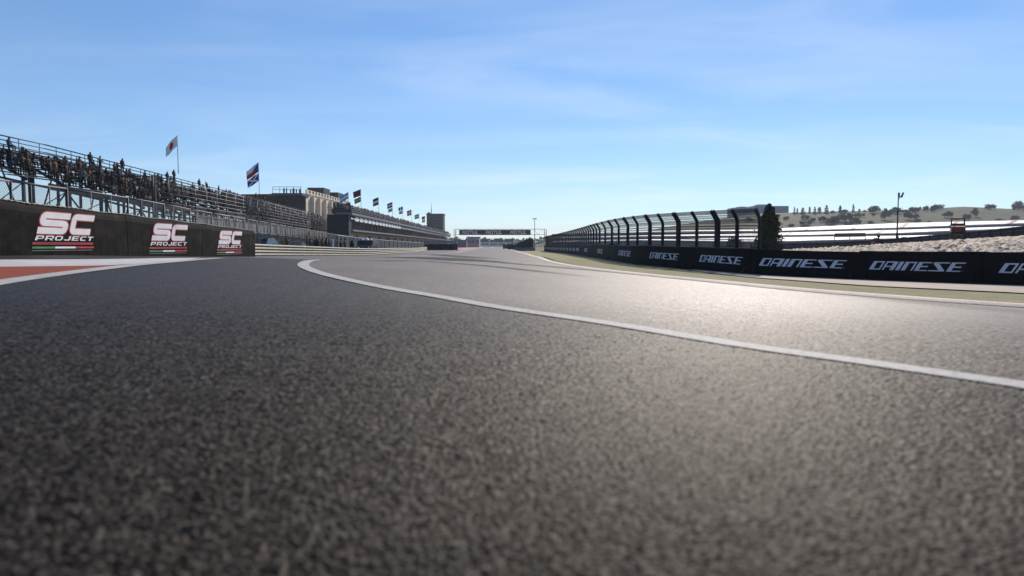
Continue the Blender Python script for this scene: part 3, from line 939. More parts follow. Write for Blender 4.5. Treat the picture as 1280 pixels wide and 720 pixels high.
# ------------------------------------------------------------------ catch fence on the right wall
ends = [945, 888.3, 840.3, 805, 778, 758.8, 744.3]
es = [wall_s(p) for p in ends]
st = es[-1] - es[-2]
while es[-1] + 4.4 < WS[-1]: es.append(es[-1] + 4.4)


def post_path(s):
    ht = 1.12
    return [wall_pt(s, WH - .25, -.32), wall_pt(s, WH + ht, -.32), wall_pt(s, WH + ht + .13, -.30), wall_pt(s, WH + ht + .42, -.11), wall_pt(s, WH + ht + .54, -.02)]


for k, (a, b) in enumerate(zip(es[:-1], es[1:])):
    a += .09; b -= .09
    c = wall_pt((a + b) / 2, WH, -.32)
    root = empty('catch_fence_panel', c, 'dark wire catch fence panel with bent posts, ' + (ORD[k] + ' along from the dark conifer'), 'fence', 'catch fence panels on the padded barrier')
    for s in (a, (a + b) / 2, b):
        pp = post_path(s); mb = MB(c); pn = wall_pt(s, 0, 1) - wall_pt(s, 0, 0)
        for p, q in zip(pp[:-1], pp[1:]): mb.bar(p, q + (q - p).normalized() * .02, .085, .13, up=pn)
        mb.build('post', M['dark_post'], root)
    A, B = post_path(a), post_path(b); Mi = post_path((a + b) / 2)
    mb = MB(c)
    hs = list(np.linspace(.27, 1.35, 10))
    for h in hs:
        mb.bar(wall_pt(a, WH + h - .25, -.32), wall_pt((a + b) / 2, WH + h - .25, -.32), .026); mb.bar(wall_pt((a + b) / 2, WH + h - .25, -.32), wall_pt(b, WH + h - .25, -.32), .026)
    for i in (2, 3, 4):
        for t in (0.3, .65, 1.0):
            la = lambda Q: Q[i - 1].lerp(Q[i], t)
            mb.bar(la(A), la(Mi), .028); mb.bar(la(Mi), la(B), .028)
    mb.build('cable', M['galv_dark'], root)
    mb = MB(c); l = (b - a) / 2
    for Q0, Q1, u0 in ((A, Mi, 0), (Mi, B, l)):
        v = 0
        for i in range(4):
            dv = (Q0[i + 1] - Q0[i]).length
            mb.face([Q0[i], Q1[i], Q1[i + 1], Q0[i + 1]], 0, [(u0, v), (u0 + l, v), (u0 + l, v + dv), (u0, v + dv)]); v += dv
    mb.build('wire_mesh', M['wire'], root)

# ================================================================== LEFT: chain link fence behind the banner wall
CL = resample([(-16, 14), (-16, 20), (-16, 28), (-17.9, 40), (-21, 60), (-25.6, 90), (-29.0, 112), (-31.5, 132)], .2)
CLS = np.concatenate([[0], np.cumsum(np.hypot(*np.diff(CL, axis=0).T))])


def cl_pt(s, z=None, off=0.0):
    x, y = np.interp(s, CLS, CL[:, 0]), np.interp(s, CLS, CL[:, 1])
    return Vector((x, y, z if z is not None else Hf(x, y)))


ztop = lambda s: float(np.interp(s, [0, 6, 14, 26, 47, 80, 120], [2.05, 2.05, 2.0, 1.95, 1.92, 1.85, 1.8]))
posts = [0.0]
while posts[-1] < CLS[-1] - 5: posts.append(posts[-1] + (4.2 if posts[-1] > 10 else 2.6))
FN = ['opposite the large logo', 'behind the middle logo', 'behind the guard rail']
run = [posts[i:i + 9] for i in range(0, len(posts) - 1, 8)]
FENCE_LAB = ['galvanised chain link fence on posts above the largest logo', 'galvanised chain link fence on posts above the cream guard rail', 'distant chain link fence run in front of the dark stand undercroft', 'last chain link fence run towards the pit building']
for k, ps_ in enumerate(run):
    if len(ps_) < 2: continue
    c = cl_pt((ps_[0] + ps_[-1]) / 2)
    root = empty('chain_link_fence', c, FENCE_LAB[min(k, 3)], 'fence', 'chain link fence runs below the grandstand')
    for s in ps_[:-1] if k < len(run) - 1 else ps_:
        mb = MB(c); mb.tube(cl_pt(s) - Vector((0, 0, .1)), cl_pt(s, ztop(s) + .04), .04, n=8); mb.build('post', M['dark_post'], root, True)
    mb = MB(c); mm = MB(c); lo = MB(c)
    for a, b in zip(ps_[:-1], ps_[1:]):
        mb.tube(cl_pt(a, ztop(a)), cl_pt(b, ztop(b)), .032, n=6)
        lo.tube(cl_pt(a, ztop(a) - .95), cl_pt(b, ztop(b) - .95), .03, n=6)
        for t in (.33, .66):
            s = a + (b - a) * t; lo.tube(cl_pt(s), cl_pt(s, ztop(s)), .02, n=5)
        za, zb = cl_pt(a), cl_pt(b); l = b - a
        mm.face([za, zb, cl_pt(b, ztop(b)), cl_pt(a, ztop(a))], 0, [(a, 0), (b, 0), (b, ztop(b) - zb.z), (a, ztop(a) - za.z)])
    mb.build('top_rail', M['galv'], root, True); lo.build('mid_rail', M['galv_dark'], root, True); mm.build('wire_mesh', M['link'], root)

# ------------------------------------------------------------------ cream double guard rail
GR = resample([(-13.6, 35.2), (-14.8, 40), (-15.0, 52), (-14.6, 71), (-14.6, 92), (-15.5, 112), (-17.5, 140)], .5)
seg = 8
nG = len(GR)
runs = [(0, 40), (40, 90), (90, 150), (150, nG - 1)]
GLAB = ['cream steel guard rail starting beside the last black wrapped barrier', 'cream steel guard rail in front of the spectators on foot', 'cream steel guard rail in front of the dark van', 'far cream guard rail beside the pit entry']
WPROF = [(-.02, 0), (.05, .03), (.05, .10), (0, .14), (0, .17), (.05, .21), (.05, .28), (-.02, .31), (-.035, .31), (-.035, 0)]
for k, (i0, i1) in enumerate(runs):
    pth = [Vector((*GR[i], Hf(*GR[i]))) for i in range(i0, min(i1, nG - 1) + 1, 2)]
    if len(pth) < 2: continue
    c = pth[len(pth) // 2]
    root = empty('guard_rail', c, GLAB[k], 'guard rail', 'cream guard rails along the pit exit')
    for h in (.04, .225, .41, .595):
        mb = MB(c); mb.extrude([p + Vector((0, 0, h)) for p in pth], [(-.02, 0), (.05, .03), (.05, .075), (-.02, .105)]); mb.build('rail', M['armco'], root)
    mb = MB(c); mb.extrude([p + Vector((0, 0, .02)) for p in pth], [(-.055, 0), (-.035, 0), (-.035, .66), (-.055, .66)]); mb.build('gap_shade_plate', M['dark_post'], root)  # added dark plate, its colour stands in for shade between the rails
    for p in pth[::2][:40]:
        mb = MB(c); mb.box(p + Vector((-.1, 0, .36)), (.09, .12, .8)); mb.build('post', M['galv_dark'], root)

# ================================================================== GRANDSTAND
NR = 10
YST = [66, 63.5, 60, 56, 51, 46, 38, 36, 36, 36]
S_DIR = Vector((-.106, 1, 0)).normalized(); S_N = Vector((-1, -.106, 0)).normalized()
FRONT = Vector((-34, 63, 0))
Y_END = 203.0


def st_pt(y, s, z):                           # y: distance up the straight, s: metres back from the front row
    if y < 63: return Vector((-34 - s, y, z))
    return Vector((-34 - s - .106 * (y - 63), y, z))


rowz = lambda k: 3.35 + .5 * k
rows_s = lambda k: .85 * k
sroot = empty('grandstand', (-40, 110, Hf(-40, 110)), 'long dark scaffold grandstand full of spectators behind the black banner wall', 'grandstand')
cb_ = (-40, 110, Hf(-40, 110))


def along(y0, y1):
    ys = [y0] + ([63.0] if y0 < 63 < y1 else []) + [y1]
    return ys


for k in range(NR):
    s0, z0 = rows_s(k), rowz(k)
    mb = MB(cb_)
    ys = along(YST[k], Y_END)
    for a, b in zip(ys[:-1], ys[1:]): mb.bar(st_pt(a, s0 + .18, z0 - .03), st_pt(b, s0 + .18, z0 - .03), .42, .05)
    mb.build('deck_plank', M['deck'], sroot)
    mb = MB(cb_)
    for a, b in zip(ys[:-1], ys[1:]): mb.bar(st_pt(a, s0 + .62, z0 + .42), st_pt(b, s0 + .62, z0 + .42), .28, .045); mb.bar(st_pt(a, s0 + .70, z0 + .20), st_pt(b, s0 + .70, z0 + .20), .04, .10)
    mb.build('bench_plank', M['alu'] if k % 3 else M['deck'], sroot)
    if k < 2:
        mb = MB(cb_); y = 72 + k * .3
        while y < Y_END - 1:
            mb.box(st_pt(y, s0 + .62, z0 + .62), (.10, .40, .42)); mb.box(st_pt(y, s0 + .48, z0 + .47), (.36, .40, .06)); y += .62
        o = mb.build('seats', M['seat'], sroot); o['kind'] = 'stuff'
# back rail (two runs: low at the near end, full height further on)
for (a0, a1, zt, nb) in ((36, 57.2, 8.85, 4), (57.2, Y_END, 9.25, 4)):
    for i in range(nb):
        mb = MB(cb_); ys = along(a0, a1)
        for a, b in zip(ys[:-1], ys[1:]): mb.tube(st_pt(a, 8.9, zt - i * .36), st_pt(b, 8.9, zt - i * .36), .055 if i == 0 else .045, n=6)
        mb.build('back_rail', M['scaffold'], sroot, True)
    y = a0
    while y <= a1: mb = MB(cb_); mb.tube(st_pt(y, 8.9, 7.4), st_pt(y, 8.9, zt), .04, n=6); mb.build('rail_post', M['scaffold'], sroot, True); y += 2.6
# scaffold bents
y = 36.5; nb = 0
ff = lambda y: float(np.interp(y, [36, 46, 51, 56, 60, 63.5, 66], [6, 5, 4, 3, 2, 1, 0])) if y < 66 else 0.0
while y < Y_END:
    k0 = ff(y); s0 = .85 * k0
    mb = MB(cb_); mb.bar(st_pt(y, s0, 3.2 + .5 * k0), st_pt(y, 8.9, 3.2 + .5 * 10.3), .10, .22); mb.build('raker', M['scaffold'], sroot)
    for s in (s0 + .3, 8.6) if y > 100 else (s0 + .3, (s0 + 8.6) / 2, 8.6):
        zt = 3.15 + .5 * s / .85
        if nb < 96:
            q = st_pt(y, s, zt); mb = MB(cb_); mb.bar((q.x, q.y, Hf(q.x, q.y)), q, .19, .19); mb.build('upright', M['scaffold'], sroot); nb += 1
    y += 4.0
mb = MB(cb_); y = 36.5; i = 0
while y < Y_END - 4:
    s0 = .85 * ff(y); s1 = .85 * ff(y + 4)
    za, zb = 3.0 + .5 * s0 / .85, 3.0 + .5 * s1 / .85
    for (sa, sb, ta, tb) in ((s0 + .3, s1 + .3, za, zb), (8.6, 8.6, 7.9, 7.9)):
        p, q = st_pt(y, sa, ta), st_pt(y + 4, sb, tb); g = Hf(p.x, p.y)
        mb.bar(p, (q.x, q.y, g + .6), .10) if i % 2 else mb.bar((p.x, p.y, g + .6), q, .10)
        mb.bar((p.x, p.y, (p.z + g) / 2), (q.x, q.y, (q.z + g) / 2), .07); mb.bar(p, q, .09, .16)
    p, q = st_pt(y, s0 + .3, za), st_pt(y, 8.6, 1.0); mb.bar(p, q, .06)
    mb.bar(st_pt(y, s0 + .3, za - 1.4), st_pt(y, 8.6, za - 1.4), .06)
    y += 4; i += 1
o = mb.build('bracing', M['scaffold'], sroot); o['kind'] = 'stuff'
# under-stand beam of the near wing, fascia panels of the long wing
mb = MB(cb_); mb.bar(st_pt(55, 3.2, 4.75), st_pt(67, -.4, 3.75), .14, .50); mb.build('front_beam', M['scaffold'], sroot)
y = 75.0
while y < Y_END - .2:
    y2 = min(y + 4.0, Y_END); p, q = st_pt(y + .04, -.75, 2.55), st_pt(y2 - .04, -.75, 2.55)
    mb = MB(cb_); mb.bar(p, q, .05, 1.30); mb.build('fascia_panel', M['fascia'], sroot); y += 4.0
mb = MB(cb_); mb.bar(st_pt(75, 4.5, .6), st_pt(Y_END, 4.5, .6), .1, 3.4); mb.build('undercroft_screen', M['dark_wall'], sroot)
# front catch fence of the long wing
froot = empty('rail_fence', st_pt(120, -.9, 3.3), 'tall fence of horizontal steel rails along the front of the grandstand', 'fence')
fb = st_pt(120, -.9, 3.3)
fz = lambda y: float(np.interp(y, [63, 93, 140, 203], [6.45, 6.55, 6.5, 6.2]))
for i in range(8):
    mb = MB(fb); mb.tube(st_pt(63.2, -.9, fz(63) - i * .46), st_pt(93, -.9, fz(93) - i * .46), .06 if i == 0 else .038, n=6)
    mb.tube(st_pt(93, -.9, fz(93) - i * .46), st_pt(140, -.9, fz(140) - i * .46), .06 if i == 0 else .038, n=6)
    mb.tube(st_pt(140, -.9, fz(140) - i * .46), st_pt(Y_END, -.9, fz(203) - i * .46), .06 if i == 0 else .038, n=6)
    mb.build('rail', M['galv'], froot, True)
y = 63.2
while y < Y_END:
    mb = MB(fb); mb.tube(st_pt(y, -.9, 1.6 if y > 74 else 3.0), st_pt(y, -.9, fz(y) + .05), .06, n=6); mb.build('post', M['galv_dark'], froot, True); y += 3.6
mb = MB(fb); mb.bar(st_pt(63.4, -.9, .2), st_pt(63.4, -.9, 6.5), .3, .3); mb.bar(st_pt(63.4, -.9, 6.4), st_pt(63.4, 3.5, 6.4), .08); mb.build('end_frame', M['dark_post'], froot)

# ================================================================== PEOPLE
def figure(name, joints, edges, rad, hz, hand_ix, facing_y=True):
    me = bpy.data.meshes.new(name); me.from_pydata(joints, edges, [])
    o = bpy.data.objects.new(name, me); COL.objects.link(o)
    o.modifiers.new('skin', 'SKIN'); sk = me.skin_vertices[0].data
    for i, r_ in enumerate(rad):
        sk[i].radius = (r_, r_) if not isinstance(r_, tuple) else r_; sk[i].use_root = (i == 0)
    sb = o.modifiers.new('sub', 'SUBSURF'); sb.levels = 1; sb.render_levels = 1
    dg = bpy.context.evaluated_depsgraph_get()
    m2 = bpy.data.meshes.new_from_object(o.evaluated_get(dg)); m2.name = name
    bpy.data.objects.remove(o); bpy.data.meshes.remove(me)
    m2.materials.clear()
    for k in ('shirt', 'trousers', 'skin', 'hair'): m2.materials.append(M[k])
    hands = [Vector(joints[i]) for i in hand_ix]; pel = Vector(joints[0]); head = Vector(joints[4])
    for p in m2.polygons:
        c = p.center
        if c.z > hz: mi = 3 if (c.z > head.z + .02 or c.y < head.y - .03) else 2
        elif min((c - h).length for h in hands) < .11: mi = 2
        elif c.z < pel.z + .06 and (Vector((c.x, c.y, 0)).length < 1): mi = 1
        else: mi = 0
        if mi == 1 and any((c - h).length < .2 for h in hands): mi = 0
        p.material_index = mi; p.use_smooth = True
    return m2


EDG = [(0, 1), (1, 2), (2, 3), (3, 4), (4, 5), (0, 6), (6, 7), (7, 8), (8, 9), (0, 10), (10, 11), (11, 12), (12, 13), (2, 14), (14, 15), (15, 16), (2, 17), (17, 18), (18, 19)]
RAD = [.14, .13, (.16, .12), .058, .105, .09, .10, .07, .048, .04, .10, .07, .048, .04, .075, .05, .038, .075, .05, .038]


def seated(lean, arm):
    l = lean
    J = [(0, 0, .10), (0, .02 + l * .2, .32), (0, .03 + l * .5, .52), (0, .05 + l * .65, .64), (0, .08 + l * .75, .74), (0, .08 + l * .78, .84)]
    for sx in (-1, 1): J += [(sx * .11, .06, .07), (sx * .14, .46, .09), (sx * .14, .44, -.34), (sx * .15, .56, -.39)]
    for sx in (-1, 1):
        if arm == 0: J += [(sx * .20, .03 + l * .5, .50), (sx * .27, .16 + l * .4, .28), (sx * .12, .38, .20)]
        elif arm == 1: J += [(sx * .20, .03 + l * .5, .50), (sx * .26, .22 + l * .4, .36), (sx * .06, .26 + l * .6, .60)]
        else: J += [(sx * .20, .03 + l * .5, .50), (sx * .30, .05, .28), (sx * .24, .26, .14)]
    return J


def standing(arm):
    J = [(0, 0, .95), (0, 0, 1.15), (0, 0, 1.38), (0, .01, 1.51), (0, .03, 1.62), (0, .03, 1.72)]
    for sx in (-1, 1): J += [(sx * .10, 0, .88), (sx * .12, .03, .48), (sx * .13, -.01, .09), (sx * .14, .14, .04)]
    for sx in (-1, 1):
        if arm == 1 and sx > 0: J += [(sx * .21, 0, 1.39), (sx * .40, .06, 1.60), (sx * .36, .12, 1.88)]
        elif arm == 2: J += [(sx * .21, 0, 1.39), (sx * .30, .10, 1.16), (sx * .12, .32, 1.22)]
        else: J += [(sx * .21, 0, 1.39), (sx * .27, -.02, 1.10), (sx * .25, .08, .84)]
    return J


SIT = [figure('seated_person', seated(l, a), EDG, RAD, .66, (16, 19)) for l, a in ((.02, 0), (.18, 0), (.10, 1), (.0, 2), (.28, 1))]
STA = [figure('standing_person', standing(a), EDG, RAD, 1.53, (16, 19)) for a in (0, 1, 2)]
TOPS = [('black', (.012, .012, .014)), ('black', (.02, .02, .022)), ('navy', (.015, .022, .06)), ('dark grey', (.05, .05, .055)), ('dark red', (.20, .018, .02)), ('brown', (.10, .055, .03)),
        ('orange', (.45, .14, .03)), ('olive', (.06, .07, .03)), ('white', (.62, .62, .62)), ('blue', (.04, .09, .28)), ('dark grey', (.035, .035, .04)), ('tan', (.30, .22, .15))]


def person(me, loc, rz, top, lab, group, sc=1.0):
    o = bpy.data.objects.new('person', me); COL.objects.link(o)
    o.location = loc; o.rotation_euler = (0, 0, rz); o.scale = (sc, sc, sc)
    o.color = (*[v * .16 for v in top[1]], 1)
    return tag(o, lab, 'person', group)


FACE = -math.pi / 2 - .25                     # look across the track
rnd_ = random.Random(11)
ROWN = ['front', 'second', 'third', 'fourth', 'fifth', 'sixth', 'seventh', 'eighth', 'ninth', 'top']
nsp = 0
cand = []
for k in range(NR):
    y = YST[k] + 1.0
    while y < 142:
        if y < 63: dens = (.80 if k <= 6 else .22 if k == 7 else .05) if k >= 3 else .6
        elif y < 70: dens = .7 if k < 7 else .15
        elif k >= 3: dens = (.46 if y < 100 else .40) if k < 8 else .12
        else: dens = .10
        if y < 44: dens *= .45
        if y < 47 and k == 9: dens = 0
        dens *= .75 + .5 * mnoise.noise(Vector((y * .35, k * .7, 3)))
        if rnd_.random() < dens: cand.append((y, k))
        y += rnd_.uniform(.52, .72)
cand.sort()
ZN = [(50, 'at the near stand end'), (58, 'above the diagonal front beam'), (66, 'where the tall rail fence begins'), (80, 'below the red disc flag'),
      (100, 'between the disc flag and paired flags'), (400, 'beyond the paired flags')]
for (y, k) in cand:
    if nsp >= 255: break
    top = rnd_.choice(TOPS); zn = [b for a, b in ZN if y < a][0]
    seat = rnd_.random() < .86
    p = st_pt(y, rows_s(k) + (.60 if seat else .2), rowz(k) + (.445 if seat else .0))
    if y > 63: rz = FACE + rnd_.uniform(-.4, .4)
    else: rz = FACE + .1 + rnd_.uniform(-.5, .4)
    pose = 'seated' if seat else 'standing'
    lab = f'{pose} spectator in {top[0]}, {ROWN[k]} row {zn}'
    person(rnd_.choice(SIT if seat else STA), p, rz, top, lab, f'{pose} spectators in {top[0]} in the {ROWN[k]} row {zn}', rnd_.uniform(.93, 1.05)); nsp += 1
print('spectators', nsp, 'of', len(cand), 'last y', y)
LASTY = y
# a few who stand out against the sky along the top row
for px, hy, lab in ((118.5, 189.5, 'person standing against the sky on the top row of the stand, dark clothes'), (157, 197.5, 'person in olive top standing against the sky behind the rail fence end'),
                    (213, 214, 'spectator in dark clothes against the sky just before the pole of the disc flag'), (221, 211.5, 'spectator against the sky holding on by the pole of the disc flag'),
                    (252, 223, 'lone spectator against the sky between the disc flag and the paired flags'), (322, 240.5, 'spectator in dark red top against the sky under the paired flags'),
                    (332, 244.5, 'lone dark spectator against the sky beyond the paired flags')):
    # depth on the top row
    best = min((abs(640 + FPX * st_pt(y_, 8.0, 0).x / y_ - px), y_) for y_ in np.arange(40, 200, .25))[1]
    q = P(px, hy, best); x = st_pt(best, 8.0, 0).x
    top = ('olive', (.05, .055, .03)) if 'olive' in lab else (('red', (.22, .03, .03)) if 'dark red' in lab else ('dark', (.03, .025, .03)))
    person(STA[0], (x, best, max(q.z - 1.74, rowz(9) - .2)), FACE, top, lab, None)

# simple crowd figures merged where they read as one mass
def crowd(name, spots, label, up=(1.0,)):
    cols = [pmat('crowd_cloth', c, .85, .2, 3) for c in ((.02, .02, .025), (.03, .04, .08), (.16, .03, .03), (.45, .45, .46), (.10, .08, .06), (.06, .10, .18))] + [M['skin'], M['hair']]
    mb = MB(spots[0])
    for (x, y, z) in spots:
        h = rnd_.uniform(.92, 1.06); m = rnd_.choice((0, 0, 0, 1, 1, 2, 3, 4, 5)); a = rnd_.uniform(0, 6)
        prof = [(0, .13, 1), (.45, .15, 1), (.86, .17, 1), (.9, .18, 0), (1.15, .16, 0), (1.40, .21, 0), (1.47, .10, 0), (1.50, .06, 6), (1.54, .085, 6), (1.62, .10, 6), (1.70, .09, 7), (1.76, .03, 7)]
        vs = []; n = 7
        for zz_, r_, _m in prof:
            for i in range(n):
                t = a + 2 * math.pi * i / n; vs.append((x + math.cos(t) * r_ * 1.15, y + math.sin(t) * r_, z + zz_ * h))
        for j in range(len(prof) - 1):
            mm = prof[j + 1][2]; mm = m if mm == 0 else (0 if mm == 1 else mm)
            b0 = len(mb.v)
            mb.mesh([vs[j * n + i] for i in range(n)] + [vs[(j + 1) * n + i] for i in range(n)], [(i, (i + 1) % n, n + (i + 1) % n, n + i) for i in range(n)], mm)
    return tag(mb.build(name, cols, None, True), label, 'crowd', kind='stuff')


sp = []
for k in range(2, NR):
    y = LASTY + .5
    while y < Y_END - 3:
        if rnd_.random() < .42: q = st_pt(y, rows_s(k) + .3, rowz(k) - .35); sp.append(tuple(q))
        y += .8
crowd('crowd', sp, 'far part of the crowd on the grandstand, towards the pit building')

# spectators on foot between the guard rail and the stand
kx_ = [(352, .3), (358, .2), (364, .5), (384, .1), (388, .3), (392, .6), (396, .2), (403, .4), (408, .2), (411, .6), (426, .3), (431, .2), (440, .5), (346, .4), (336, .3)]
FT = ['black', 'yellow', 'dark red', 'navy', 'olive', 'orange']
FCOL = {'black': (.015, .015, .018), 'yellow': (.30, .22, .03), 'dark red': (.22, .02, .03), 'navy': (.02, .03, .09), 'olive': (.10, .12, .03), 'orange': (.5, .17, .03)}
for i, (px, r_) in enumerate(kx_):
    d = 62 + r_ * 22; q = P(px, 309, d); c_ = FT[i % 6]
    person(STA[(0, 2, 0)[i % 3]], (q.x, d, Hf(q.x, d)), FACE + rnd_.uniform(-.6, .6), (c_, FCOL[c_]), f'person in {c_} top standing behind the cream guard rail', f'people in {c_} behind the guard rail')

# ================================================================== FLAGS
def flag(px, py_top, py_base, d, cloths, lab, base_z=None, fly=2.0, hoist=1.3, droop=.55, heading=0.0):
    top = P(px, py_top, d); bz = P(px, py_base, d).z
    root = empty('flagpole', (top.x, d, bz), lab, 'flag', 'flags flying along the stand and pit roof')
    c = (top.x, d, bz)
    mb = MB(c); mb.tube((top.x, d, bz), (top.x, d, top.z + .05), .045, .03, n=8); mb.build('pole', M['galv'], root, True)
    z = top.z
    for (nm, fn, cols, fl, ho, dr) in cloths:
        nu, nv = 30, 20; mb = MB(c); ms = [pmat('flag_cloth', cc, .8, .08, 4, spec=.1) for cc in cols]; fl *= 1.12; ho *= 1.12
        g = {}
        for i in range(nu + 1):
            u = i / nu
            for j in range(nv + 1):
                v = j / nv
                x = -fl * u * math.cos(dr) * (1 - .06 * v); zz_ = -fl * u * math.sin(dr) * (1 + .12 * u) - ho * v * (1 - .08 * u)
                yw = .16 * fl * u * math.sin(u * 7 + v * 1.5 + px) * .6
                ch, sh = math.cos(heading), math.sin(heading)
                g[i, j] = Vector((top.x - .05 + x * ch - yw * sh, d + x * sh + yw * ch, z + zz_))
        for i in range(nu):
            for j in range(nv):
                mb.face([g[i, j], g[i, j + 1], g[i + 1, j + 1], g[i + 1, j]], fn((i + .5) / nu, (j + .5) / nv))
        mb.build('flag_cloth', ms, root, True)
        z -= ho * 1.05 + .1
    return root


disc = lambda u, v: 1 if ((u - .5) * 1.5) ** 2 + (v - .5) ** 2 < .085 else 0
wedge = lambda u, v: 0 if (u < .5 and abs(v - .5) < .5 - u) else (1 if v < .5 else 2)
cross = lambda u, v: 1 if min(abs(u - v), abs(1 - u - v)) < .10 else 0
tri = lambda u, v: min(2, int(v * 3))
tri_v = lambda u, v: min(2, int(u * 3))
scand = lambda u, v: 1 if (abs(u - .38) < .08 or abs(v - .5) < .11) else 0
one = lambda u, v: 0
WHT, RED, BLU, DKB, YEL, GRN, BLK, SKY = (.75, .74, .72), (.40, .02, .03), (.02, .05, .28), (.012, .018, .06), (.62, .42, .03), (.02, .13, .05), (.012, .012, .014), (.14, .38, .60)
flag(221.5, 169.5, 217, 85, [('f', disc, (WHT, RED), 1.75, 1.15, .72)], 'white flag with a red disc on a tall pole on the grandstand')
flag(323.2, 203, 246, 122, [('f', wedge, (BLU, WHT, RED), 2.3, 1.5, .60), ('f', cross, (BLU, WHT), 2.1, 1.3, .55)], 'pole with a blue white and red flag above a blue flag with white diagonal cross')
for (px, pt, pb, d, cl, lb) in [
    (435.5, 240.0, 268, 150, [('f', tri, (SKY, WHT, SKY), 2.0, 1.3, .5)], 'pale blue and white striped flag in front of the dark roof box'),
    (451, 236.5, 268, 152, [('f', tri, ((.16, .01, .03), (.10, .008, .02), (.16, .01, .03)), 1.6, 1.3, .35), ('f', tri, (GRN, YEL, BLK), 1.4, 1.0, .4)], 'maroon flag above a green yellow and black flag'),
    (438, 252.5, 268, 146, [('f', one, (RED,), 2.0, 1.7, .25)], 'large plain red flag in front of the cream tower'),
    (473.2, 246.5, 266, 190, [('f', tri, (BLK, WHT, (.10, .03, .03)), 1.5, 1.9, .35)], 'black white and brown striped flag above the terrace crowd'),
    (490.5, 252.5, 269, 215, [('f', tri, (RED, WHT, DKB), 1.6, 1.5, .35), ('f', tri, (BLK, WHT, BLK), 1.3, .9, .35)], 'red white and navy flag above a black and white striped flag'),
    (503.5, 258, 275, 245, [('f', tri_v, (BLU, WHT, DKB), 1.5, 1.1, .3), ('f', tri, (SKY, WHT, BLU), 1.3, 1.0, .3)], 'blue and white flag above a smaller blue one on one pole'),
    (514.3, 262, 279, 275, [('f', scand, (RED, WHT), 1.7, 2.0, .3)], 'red flag with a white cross over the far terrace'),
    (523.8, 267.2, 283, 310, [('f', tri, ((.02, .22, .22), WHT, (.02, .20, .24)), 1.9, 1.8, .3)], 'teal and white striped flag over the far terrace'),
    (531.2, 270, 288, 345, [('f', tri, (RED, BLK, RED), 1.5, 1.4, .3), ('f', tri, (BLK, WHT, RED), 1.4, 1.2, .3)], 'pole with two red and black striped flags just before the control tower')]:
    flag(px, pt, pb, d, cl, lb)

# ================================================================== PIT BUILDING
BXF = lambda y: -33.0 - .020 * (y - 138)       # track-side face
broot = empty('pit_building', (-40, 138, -1), 'long dark pit building with a roof terrace, white boards and a garage row', 'building')
cb_ = (-40, 138, -1)
Y0, Y1 = 138.0, 428.0


def bface(y, z, off=0.0): return Vector((BXF(y) + off, y, z))


mb = MB(cb_)                                  # end wall and main body, set back behind the garage fronts
XE = -37.4
mb.mesh([bface(Y0, -1.2), (XE, Y0, -1.2), (XE, Y0, 6.3), bface(Y0, 6.3), bface(Y0 + 2.4, -1.2), bface(Y0 + 2.4, 6.3), (XE, Y0 + 2.4, -1.2), (XE, Y0 + 2.4, 6.3)],
        [(0, 1, 2, 3), (0, 3, 5, 4), (4, 5, 7, 6), (3, 2, 7, 5), (1, 6, 7, 2)])
mb.build('end_wall', M['dark_wall'], broot)
mb = MB(cb_)
for (ya_, yb_, xa_, xb_) in ((Y0 + 2.5, 212, XE, XE - 1.4), (212.05, Y1, -52, -58)):
    mb.mesh([bface(ya_, -1.2, -3), bface(yb_, -1.2, -3), bface(yb_, 6.0, -3), bface(ya_, 6.0, -3), (xa_, ya_, -1.2), (xb_, yb_, -1.2), (xb_, yb_, 6.0), (xa_, ya_, 6.0)],
            [(0, 1, 2, 3), (4, 7, 6, 5), (1, 5, 6, 2), (3, 2, 6, 7), (0, 3, 7, 4)])
mb.build('body', M['dark_wall'], broot)
mb = MB(cb_); mb.bar(bface(Y0 + .1, 6.45, -1.0), bface(Y1, 6.45, -1.0), 3.4, .50); mb.build('terrace_slab', M['fascia'], broot)
mb = MB(cb_)
for h in (7.0, 7.35, 7.7): mb.tube(bface(Y0, h, .6), bface(Y1, h, .6), .05, n=6)
y = Y0
while y <= Y1: mb.bar(bface(y, 6.7, .6), bface(y, 7.75, .6), .07); y += 3
mb.tube((XE, Y0 + .1, 7.7), bface(Y0 + .1, 7.7, .5), .05, n=6); mb.tube((XE, Y0 + .1, 7.2), bface(Y0 + .1, 7.2, .5), .05, n=6)
mb.build('terrace_rail', M['galv'], broot)
mb = MB(cb_); mb.bar(bface(Y0 + 2.5, 3.15, -1.2), bface(Y1, 3.15, -1.2), 3.0, .35); mb.build('balcony_slab', M['fascia'], broot)
mb = MB(cb_); mb.bar(bface(Y0 + 2.5, 2.2, -2.7), bface(Y1, 2.2, -2.7), .3, 1.5); mb.build('garage_lintel', M['cream_wall'], broot)
y = Y0 + 4; i = 0
while y < Y1 - 6 and i < 60:
    mb = MB(cb_); mb.bar(bface(y + .6, 5.55, .35), bface(y + 4.0, 5.55, .35), .08, .95); mb.build('name_board', M['white_panel'] if i < 14 else M['fascia'], broot)
    mb = MB(cb_); mb.box(bface(y, .6, -2.2), (.8, 1.1, 3.4)); mb.build('garage_pier', M['cream_wall'] if i % 3 else M['fascia'], broot)
    mb = MB(cb_); mb.bar(bface(y, 3.3, .1), bface(y, 6.2, .1), .16); mb.build('balcony_post', M['galv_dark'], broot)
    mb = MB(cb_); mb.bar(bface(y + .7, 4.4, -2.9), bface(y + 4.2, 4.4, -2.9), .1, 1.9); mb.build('window', M['dark_post'], broot)
    y += 4.8; i += 1
